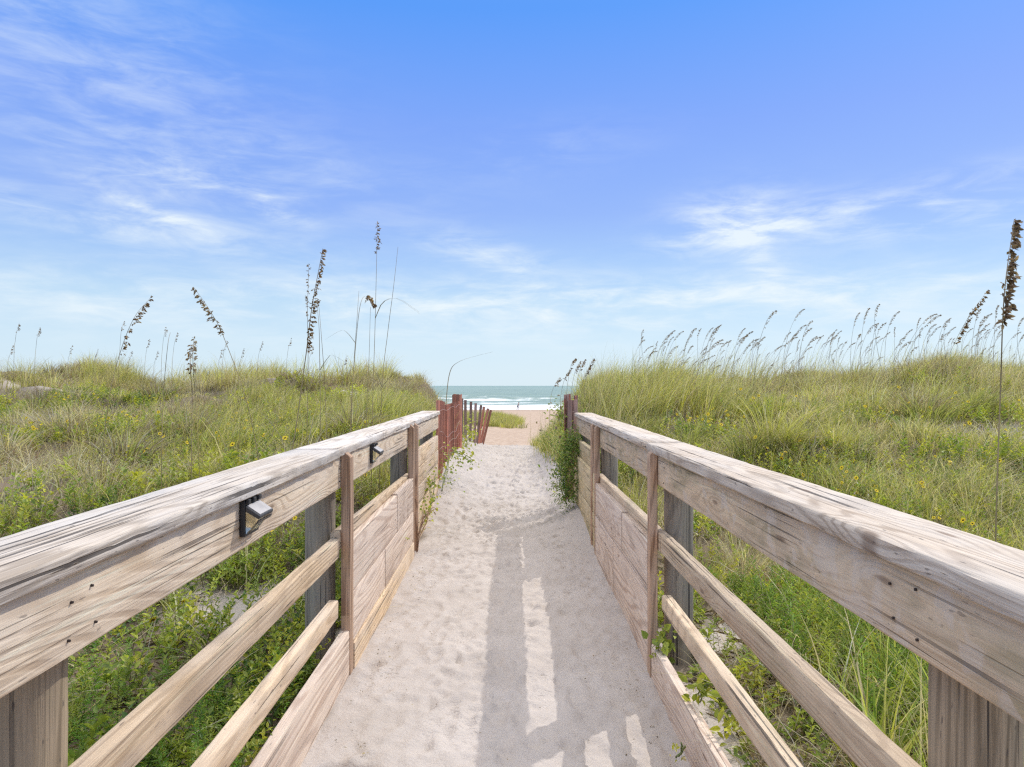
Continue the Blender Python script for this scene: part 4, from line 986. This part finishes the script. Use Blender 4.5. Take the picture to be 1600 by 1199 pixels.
tussock(7.876, 12.3, 280, 0.62, 0.22, [G_BRN, G_BRN*.7, G_STR], [3, 3, 1], 'dark brown tussock standing on the right crest', wind=.3)
tussock(6.819, 9.66, 240, 0.5, 0.2, [G_BRN, G_GRY, G_OLV], [3, 2, 1], 'grey-brown tussock below the right crest near the right edge', wind=.3)
tussock(3.232, 6.35, 240, 0.38, 0.18, [G_GRY, G_STR, G_BRN*.6], [3, 2, 2], 'bleached dead tussock with a dark heart in the right dune grass', wind=.3)
tussock(3.272, 7.38, 200, 0.35, 0.16, [G_OLV, G_BRN, G_GRY], [2, 2, 2], 'dull tussock left of the bleached dead one', wind=.3)
tussock(1.395, 3.99, 170, 0.32, 0.12, [G_GRY, G_BRN, G_STR], [3, 2, 2], 'curled grey dead grass behind the right middle post', wind=.3)
tussock(1.494, 3.68, 150, 0.36, 0.1, [np.array([.28,.13,.06]), G_BRN, G_GRN], [3, 1, 2], 'reddish-brown grass tuft under the right fascia board', wind=.3)
tussock(1.442, 2.86, 130, 0.42, 0.1, [np.array([.22,.33,.05]), G_GRN], [3, 1], 'fresh green grass tuft between the right rails', wind=.3)
tussock(1.374, 2.41, 170, 0.52, 0.12, [np.array([.22,.33,.05]), G_GRN, G_YEL], [3, 1, 1], 'tall bright green grass clump beside the near right post', wind=.3)
tussock(1.05, 3.7, 150, 0.42, 0.1, [np.array([.27,.34,.06]), G_YEL], [3, 1], 'bright yellow-green grass clump in the slot above the right panel', wind=.3)
tussock(-0.93, 3.6, 130, 0.4, 0.08, [G_GRN*.8, G_OLV, G_GRY], [3, 2, 1], 'dark thin-bladed grass in the slot above the left panel', wind=.3)

def tuft(x, y, n, h, spread, cols, wts, label, group, fan):
    return tussock(x, y, n, h, spread, cols, wts, label, fan, (.005, .010), group, .4)
TK = [('dry', 170, .42, .16, [G_BRN, G_GRY, G_OLV * .8, G_BRN * .55], [4, 1.5, 2, 4], 1.1), ('dry', 200, .34, .2, [G_GRY, G_STR, G_BRN], [3, 3, 2], 1.3),
      ('green', 180, .5, .15, [G_YEL, G_OLV, G_STR], [4, 3, 1], .8), ('green', 190, .44, .17, [G_GRN, G_OLV, G_GRN * .6], [3, 2, 2], .9)]
TL = {('dry', -1): ('dry brown grass tuft on the left dune', 'dry tufts on the left dune'), ('green', -1): ('green grass tuft on the left dune', 'green tufts on the left dune'),
      ('dry', 1): ('dry brown grass tuft on the right dune', 'dry tufts on the right dune'), ('green', 1): ('green grass tuft on the right dune', 'green tufts on the right dune')}
tp = {}
for k in range(190):
    sd = -1 if k % 5 < 3 else 1
    y = R.uniform(5.6, 17 if sd < 0 else 12.5); x = sd * R.uniform(1.2, .82 * y + .5)
    if bare(x, y) > .4: continue
    j = (k * 7 % 4) if sd > 0 or k % 4 == 0 else k % 2; kd, n_, h_, sp_, co_, wt_, fn_ = TK[j]; lb, gp = TL[(kd, sd)]
    if j not in tp: o = tp[j] = tuft(x, y, n_, h_, sp_, co_, wt_, lb, gp, fn_)
    else:
        o = tp[j].copy(); COL.objects.link(o); o.location = (x, y, float(ground_h(x, y)) - .02); tag(o, lb, 'grass', gp)
    sc_ = R.uniform(.65, 1.35); o.scale = (sc_ * R.uniform(.85, 1.3), sc_, sc_ * R.uniform(.8, 1.15)); o.rotation_euler = (0, 0, R.normal(0, .6))

def vine(name, pts, n, L, cols, wts, label, cat='plant', ratio=.75, spread=.06, stems=3, hang=0., smat=None):
    """leafy stems trailing along a polyline of world points"""
    P = catmull(pts, 40); b0 = P[0].copy(); P = P - b0
    root = empty(name, tuple(b0), label, cat)
    bm = bmesh.new()
    for k in range(stems):
        o = R.normal(0, spread * .5, (40, 3)); o = np.cumsum(o, 0) * .16
        tube(bm, [Vector(p) for p in (P + o)[::2]], .0028, 4)
    bm_obj('stem', bm, smat or M_STEMG, root)
    A = Acc(); i = R.integers(0, 40, n)
    b = P[i] + R.normal(0, spread, (n, 3)); d = R.normal(0, .8, (n, 3)) + np.array([.25, -.5, .25 - hang])
    LL = R.uniform(.65, 1.25, n) * L
    leaves(A, b, d, np.array([0, -.5, .8]) + R.normal(0, .4, (n, 3)), LL, LL * ratio, pick(cols, wts, n) * R.uniform(.75, 1.25, (n, 1)))
    link('foliage', A.mesh('foliage'), M_LEAF, root)
    return root
VC = [L_BRI, L_YEL, L_MID]
vine('climbing_vine', [(-.60, 5.0, .14), (-.58, 5.15, .22), (-.59, 5.25, .33), (-.57, 5.4, .40)], 120, .027, VC, [3, 3, 2], 'yellow-green vine sprouting at the foot of the last left boards', 'vine', spread=.045)
vine('climbing_vine', [(-.58, 6.1, .16), (-.56, 6.35, .30), (-.55, 6.6, .44), (-.50, 6.8, .42), (-.40, 6.7, .38), (-.34, 6.65, .34)], 170, .029, VC + [G_OLV], [2, 2, 3, 2], 'leafy vine climbing the red slat fence and reaching over the sand', 'vine', spread=.05)
vine('climbing_vine', [(-.60, 8.75, .28), (-.52, 8.9, .36), (-.50, 9.1, .48), (-.50, 9.3, .46)], 130, .036, [L_BRI, L_YEL], [2, 2], 'pale green vine at the foot of the thin leaning slats', 'vine', spread=.06)
vine('leafy_shrub', [(.60, 6.2, .2), (.56, 6.1, .5), (.56, 6.0, .68), (.53, 6.2, .80), (.52, 6.4, .86)], 520, .034, [L_MID, G_BRN, L_BRI, G_OLV], [3, 2, 2, 2], 'leafy shrub growing through the slat bundle at the right railing end', 'shrub', .6, .075, 6)
vine('trailing_shrub', [(.57, 5.75, .66), (.53, 5.66, .60), (.48, 5.58, .48), (.475, 5.52, .34), (.50, 5.5, .18)], 2400, .032, [L_MID, L_DRK, np.array([.19, .32, .05]), G_OLV], [3, 2, 2, 2], 'feathery dark green shrub hanging over the last right boards', 'shrub', .24, .058, 7, .5)
vine('seedling', [(.595, 2.63, .03), (.585, 2.61, .10), (.60, 2.60, .16)], 46, .034, [L_BRI, L_MID], [3, 1], 'small bright seedling squeezed in at the foot of the right upright', 'plant', .7, .022, 2)
vine('seedling', [(.63, 2.25, .06), (.625, 2.2, .13), (.635, 2.15, .18)], 44, .042, [L_BRI, L_YEL], [3, 1], 'fresh green seedling leaning over the right kick board', 'plant', .45, .024, 3)
vine('seedling', [(.655, 2.04, .05), (.65, 2.0, .12), (.655, 1.95, .15)], 30, .036, [L_YEL, L_BRI], [3, 1], 'low yellowish seedling behind the near end of the right kick board', 'plant', .4, .022, 2)
vine('sprig', [(.50, 2.02, .0), (.505, 2.0, .03), (.50, 1.98, .055)], 14, .016, [L_YEL, G_STR], [3, 1], 'tiny yellow sprig sticking out of the shaded sand', 'plant', .5, .012, 2)
tussock(1.0, 5.3, 170, .55, .16, [G_OLV, G_YEL, G_GRN], [3, 2, 2], 'tall olive grass clump close behind the last right boards', wind=.3)
tussock(.92, 4.75, 150, .5, .13, [G_GRN, G_OLV, G_STR], [3, 2, 1], 'green grass clump behind the slot of the right double uprights', wind=.3)
vine('dry_stem', [(-.585, 4.45, .02), (-.57, 4.5, .12), (-.54, 4.62, .22), (-.50, 4.75, .24)], 12, .03, [G_BRN, G_STR], [2, 1], 'dry reddish stem leaning from the foot of the left double upright', 'plant', .25, .03, 5, 0., M_BRNST)

# ------------------------------------------------------------------ the walker by the water
def person(x, y, label):
    z = float(ground_h(x, y))
    root = empty('person', (x, y, z), label, 'person', rz=0)
    J = {'hip': (0, 0, .93), 'waist': (.04, 0, 1.08), 'chest': (.13, 0, 1.32), 'neck': (.20, 0, 1.47), 'head': (.25, 0, 1.60), 'top': (.28, 0, 1.70),
         'hl': (.0, .09, .88), 'kl': (.16, .10, .50), 'al': (.05, .10, .09), 'fl': (.17, .10, .04),
         'hr': (.0, -.09, .88), 'kr': (-.02, -.10, .49), 'ar': (-.24, -.10, .14), 'fr': (-.17, -.10, .04),
         'sl': (.14, .17, 1.38), 'el': (.12, .22, 1.10), 'wl': (.30, .20, .94), 'nl': (.36, .19, .88),
         'sr': (.14, -.17, 1.38), 'er': (.24, -.22, 1.12), 'wr': (.44, -.20, 1.06), 'nr': (.51, -.19, 1.05)}
    rr = dict(hip=.13, waist=.125, chest=.14, neck=.06, head=.10, top=.07, hl=.095, kl=.058, al=.04, fl=.035, hr=.095, kr=.058, ar=.04, fr=.035, sl=.065, el=.043, wl=.03, nl=.03, sr=.065, er=.043, wr=.03, nr=.03)
    E = [('hip', 'waist'), ('waist', 'chest'), ('chest', 'neck'), ('neck', 'head'), ('head', 'top'), ('hip', 'hl'), ('hl', 'kl'), ('kl', 'al'), ('al', 'fl'), ('hip', 'hr'), ('hr', 'kr'), ('kr', 'ar'), ('ar', 'fr'), ('chest', 'sl'), ('sl', 'el'), ('el', 'wl'), ('wl', 'nl'), ('chest', 'sr'), ('sr', 'er'), ('er', 'wr'), ('wr', 'nr')]
    def skin(name, keys, edges, mat, grow=0., over=None):
        ks = list(keys); me = bpy.data.meshes.new(name)
        JJ = dict(J); JJ.update(over or {})
        me.from_pydata([JJ[k] for k in ks], [(ks.index(a), ks.index(b)) for a, b in edges], [])
        o = link(name, me, mat, root)
        md = o.modifiers.new('skin', 'SKIN'); md.use_smooth_shade = True
        for i, k in enumerate(ks):
            me.skin_vertices[0].data[i].radius = (rr[k] + grow, rr[k] + grow); me.skin_vertices[0].data[i].use_root = (i == 0)
        s = o.modifiers.new('sub', 'SUBSURF'); s.levels = 1; s.render_levels = 2
        return o
    skin('body', J.keys(), E, M_SKIN)
    skin('shirt', ['waist', 'chest', 'sl', 'sr'], [('waist', 'chest'), ('chest', 'sl'), ('chest', 'sr')], M_SHIRT, .018)
    skin('shorts', ['hip', 'hl', 'kl', 'hr', 'kr'], [('hip', 'hl'), ('hl', 'kl'), ('hip', 'hr'), ('hr', 'kr')], M_SHORTS, .022, {'kl': (.11, .10, .60), 'kr': (-.01, -.10, .60)})
    bm = bmesh.new(); bmesh.ops.create_uvsphere(bm, u_segments=14, v_segments=10, radius=.118, matrix=Matrix.Translation((.235, 0, 1.67)) @ Matrix.Diagonal((1, .95, .9, 1)))
    bm_obj('hair', bm, M_HAIR, root, smooth=True)
    return root
person(2.35, 147, 'distant person in dark shorts leaning forward as they walk along the waterline')

# ------------------------------------------------------------------ light, sky, camera
SUN = Vector((.764, .80, 1.0)).normalized()
el = math.asin(SUN.z); az = math.atan2(SUN.x, SUN.y)
sl = bpy.data.lights.new('sun', 'SUN'); sl.energy = 2.4; sl.angle = rad(.53); sl.color = (1., .955, .90)
so = bpy.data.objects.new('sun', sl); COL.objects.link(so); so.rotation_euler = (-SUN).to_track_quat('-Z', 'Y').to_euler()

w = bpy.data.worlds.new('World'); SC.world = w; w.use_nodes = True
nt = w.node_tree; nt.nodes.clear()
sky = nd(nt, 'ShaderNodeTexSky', None, sky_type='NISHITA', sun_disc=False, sun_elevation=el, sun_rotation=az, altitude=0, air_density=1.0, dust_density=.6, ozone_density=2.0)
dv = nd(nt, 'ShaderNodeTexCoord').outputs['Generated']
sp = nd(nt, 'ShaderNodeSeparateXYZ', {0: dv}); dx, dy, dz = sp.outputs
zz = mth(nt, 'MAXIMUM', dz, 0.)
# flat-layer coordinates that break up the added overhead fill
den = mth(nt, 'ADD', zz, .10)
px = mth(nt, 'DIVIDE', dx, den); py = mth(nt, 'DIVIDE', dy, den)
pl = nd(nt, 'ShaderNodeCombineXYZ', {0: px, 1: py, 2: 0.}).outputs[0]
SKY_FILL = 16.
azn = mth(nt, 'ARCTAN2', dx, dy); eln = mth(nt, 'ARCSINE', dz)
sv = nd(nt, 'ShaderNodeCombineXYZ', {0: azn, 1: eln, 2: 0.}).outputs[0]
def blob(a, e, ra, re, tilt=0.):
    da = mth(nt, 'SUBTRACT', azn, rad(a)); de = mth(nt, 'SUBTRACT', mth(nt, 'SUBTRACT', eln, rad(e)), mth(nt, 'MULTIPLY', da, tilt))
    q = mth(nt, 'ADD', mth(nt, 'POWER', mth(nt, 'ABSOLUTE', mth(nt, 'DIVIDE', da, rad(ra))), 2.), mth(nt, 'POWER', mth(nt, 'ABSOLUTE', mth(nt, 'DIVIDE', de, rad(re))), 2.))
    return mth(nt, 'EXPONENT', mth(nt, 'MULTIPLY', q, -1.))
cov = 0.
for (a, e, ra, re, ti, am_) in ((18, 13.2, 4.5, 2.2, .1, 1.), (22, 12.6, 9, 1.1, .12, .85), (20.5, 10, 2.0, 1.6, -.5, .75), (33, 11.6, 9, 1.2, .02, .55),
        (-26, 15.2, 9, 1.8, -.12, .6), (-19, 13.8, 3.2, .9, -.3, .7), (-30, 11.6, 14, 1.5, -.08, .75), (-27.5, 12.8, 4, .6, -.3, .8), (-32, 23, 13, 5, -.15, .42), (-20, 17, 14, 2.2, -.1, .3), (-1, 10.3, 4, 1.6, -.2, .45), (3, 19, 8, 2, .1, .2), (0, 6, 60, 2.6, 0, 1.0), (10, 7.5, 30, 1.2, 0, .5), (-3, 11.5, 6, 1.3, -.2, .5), (33, 13, 9, 1.6, .1, .5)):
    cov = mth(nt, 'ADD', cov, mth(nt, 'MULTIPLY', blob(a, e, ra, re, ti), am_))
cn = noise(nt, vmul(nt, sv, (4., 17., 1)), 1., 8., .60, .4)
cn2 = noise(nt, vadd(nt, vmul(nt, sv, (10., 40., 1)), (5, 3, 0)), 1., 9., .64, .5)
cnm = mth(nt, 'ADD', mth(nt, 'MULTIPLY', cn, .5), mth(nt, 'MULTIPLY', cn2, .5))
cl = mth(nt, 'MULTIPLY', mrange(nt, cnm, .38, .72), cov)
cl = mth(nt, 'MINIMUM', mth(nt, 'MULTIPLY', cl, 1.15), .9)
rp = nd(nt, 'ShaderNodeValToRGB', {0: mth(nt, 'DIVIDE', mth(nt, 'MAXIMUM', eln, 0.), rad(90))})
cr = rp.color_ramp
STOPS = [(0, (.70, .86, .97)), (3.5, (.64, .82, .97)), (7, (.53, .74, .96)), (10, (.39, .605, .97)), (14, (.295, .475, .97)), (20.5, (.215, .395, .98)), (29, (.095, .34, .99)), (33, (.12, .36, .98))]
while len(cr.elements) < len(STOPS): cr.elements.new(.5)
for e_, (d_, c_) in zip(cr.elements, STOPS): e_.position = d_ / 90; e_.color = (*c_, 1)
base = vmul(nt, rp.outputs[0], (7.7, 7.7, 7.7))
base = mixc(nt, .10, base, sky.outputs[0])
c = mixc(nt, cl, base, (6.6, 7.3, 7.7))
# broken bright white added to the unseen upper sky to fill the shade
sky_fill = mth(nt, 'MULTIPLY', mrange(nt, eln, rad(31), rad(52)), mrange(nt, noise(nt, pl, 1.3, 5., .6), .25, .6, .45, 1.))
c = mixc(nt, sky_fill, c, (SKY_FILL * 1.03, SKY_FILL, SKY_FILL * .95))
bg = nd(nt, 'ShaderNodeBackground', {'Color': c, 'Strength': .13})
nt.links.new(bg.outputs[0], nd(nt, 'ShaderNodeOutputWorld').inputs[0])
SC.view_settings.view_transform = 'Standard'; SC.view_settings.look = 'None'; SC.view_settings.gamma = 1
SC.view_settings.exposure = 0.0
SC.cycles.use_denoising = False
SC.cycles.pixel_filter_type = 'BLACKMAN_HARRIS'; SC.cycles.filter_width = 1.3

cam = bpy.data.cameras.new('camera'); cam.lens = 24; cam.sensor_width = 36; cam.clip_start = .02; cam.clip_end = 200000
co = bpy.data.objects.new('camera', cam); COL.objects.link(co); SC.camera = co
co.location = (0, 0, 1.1)
co.rotation_euler = (rad(90 + .19), 0, rad(-.43))
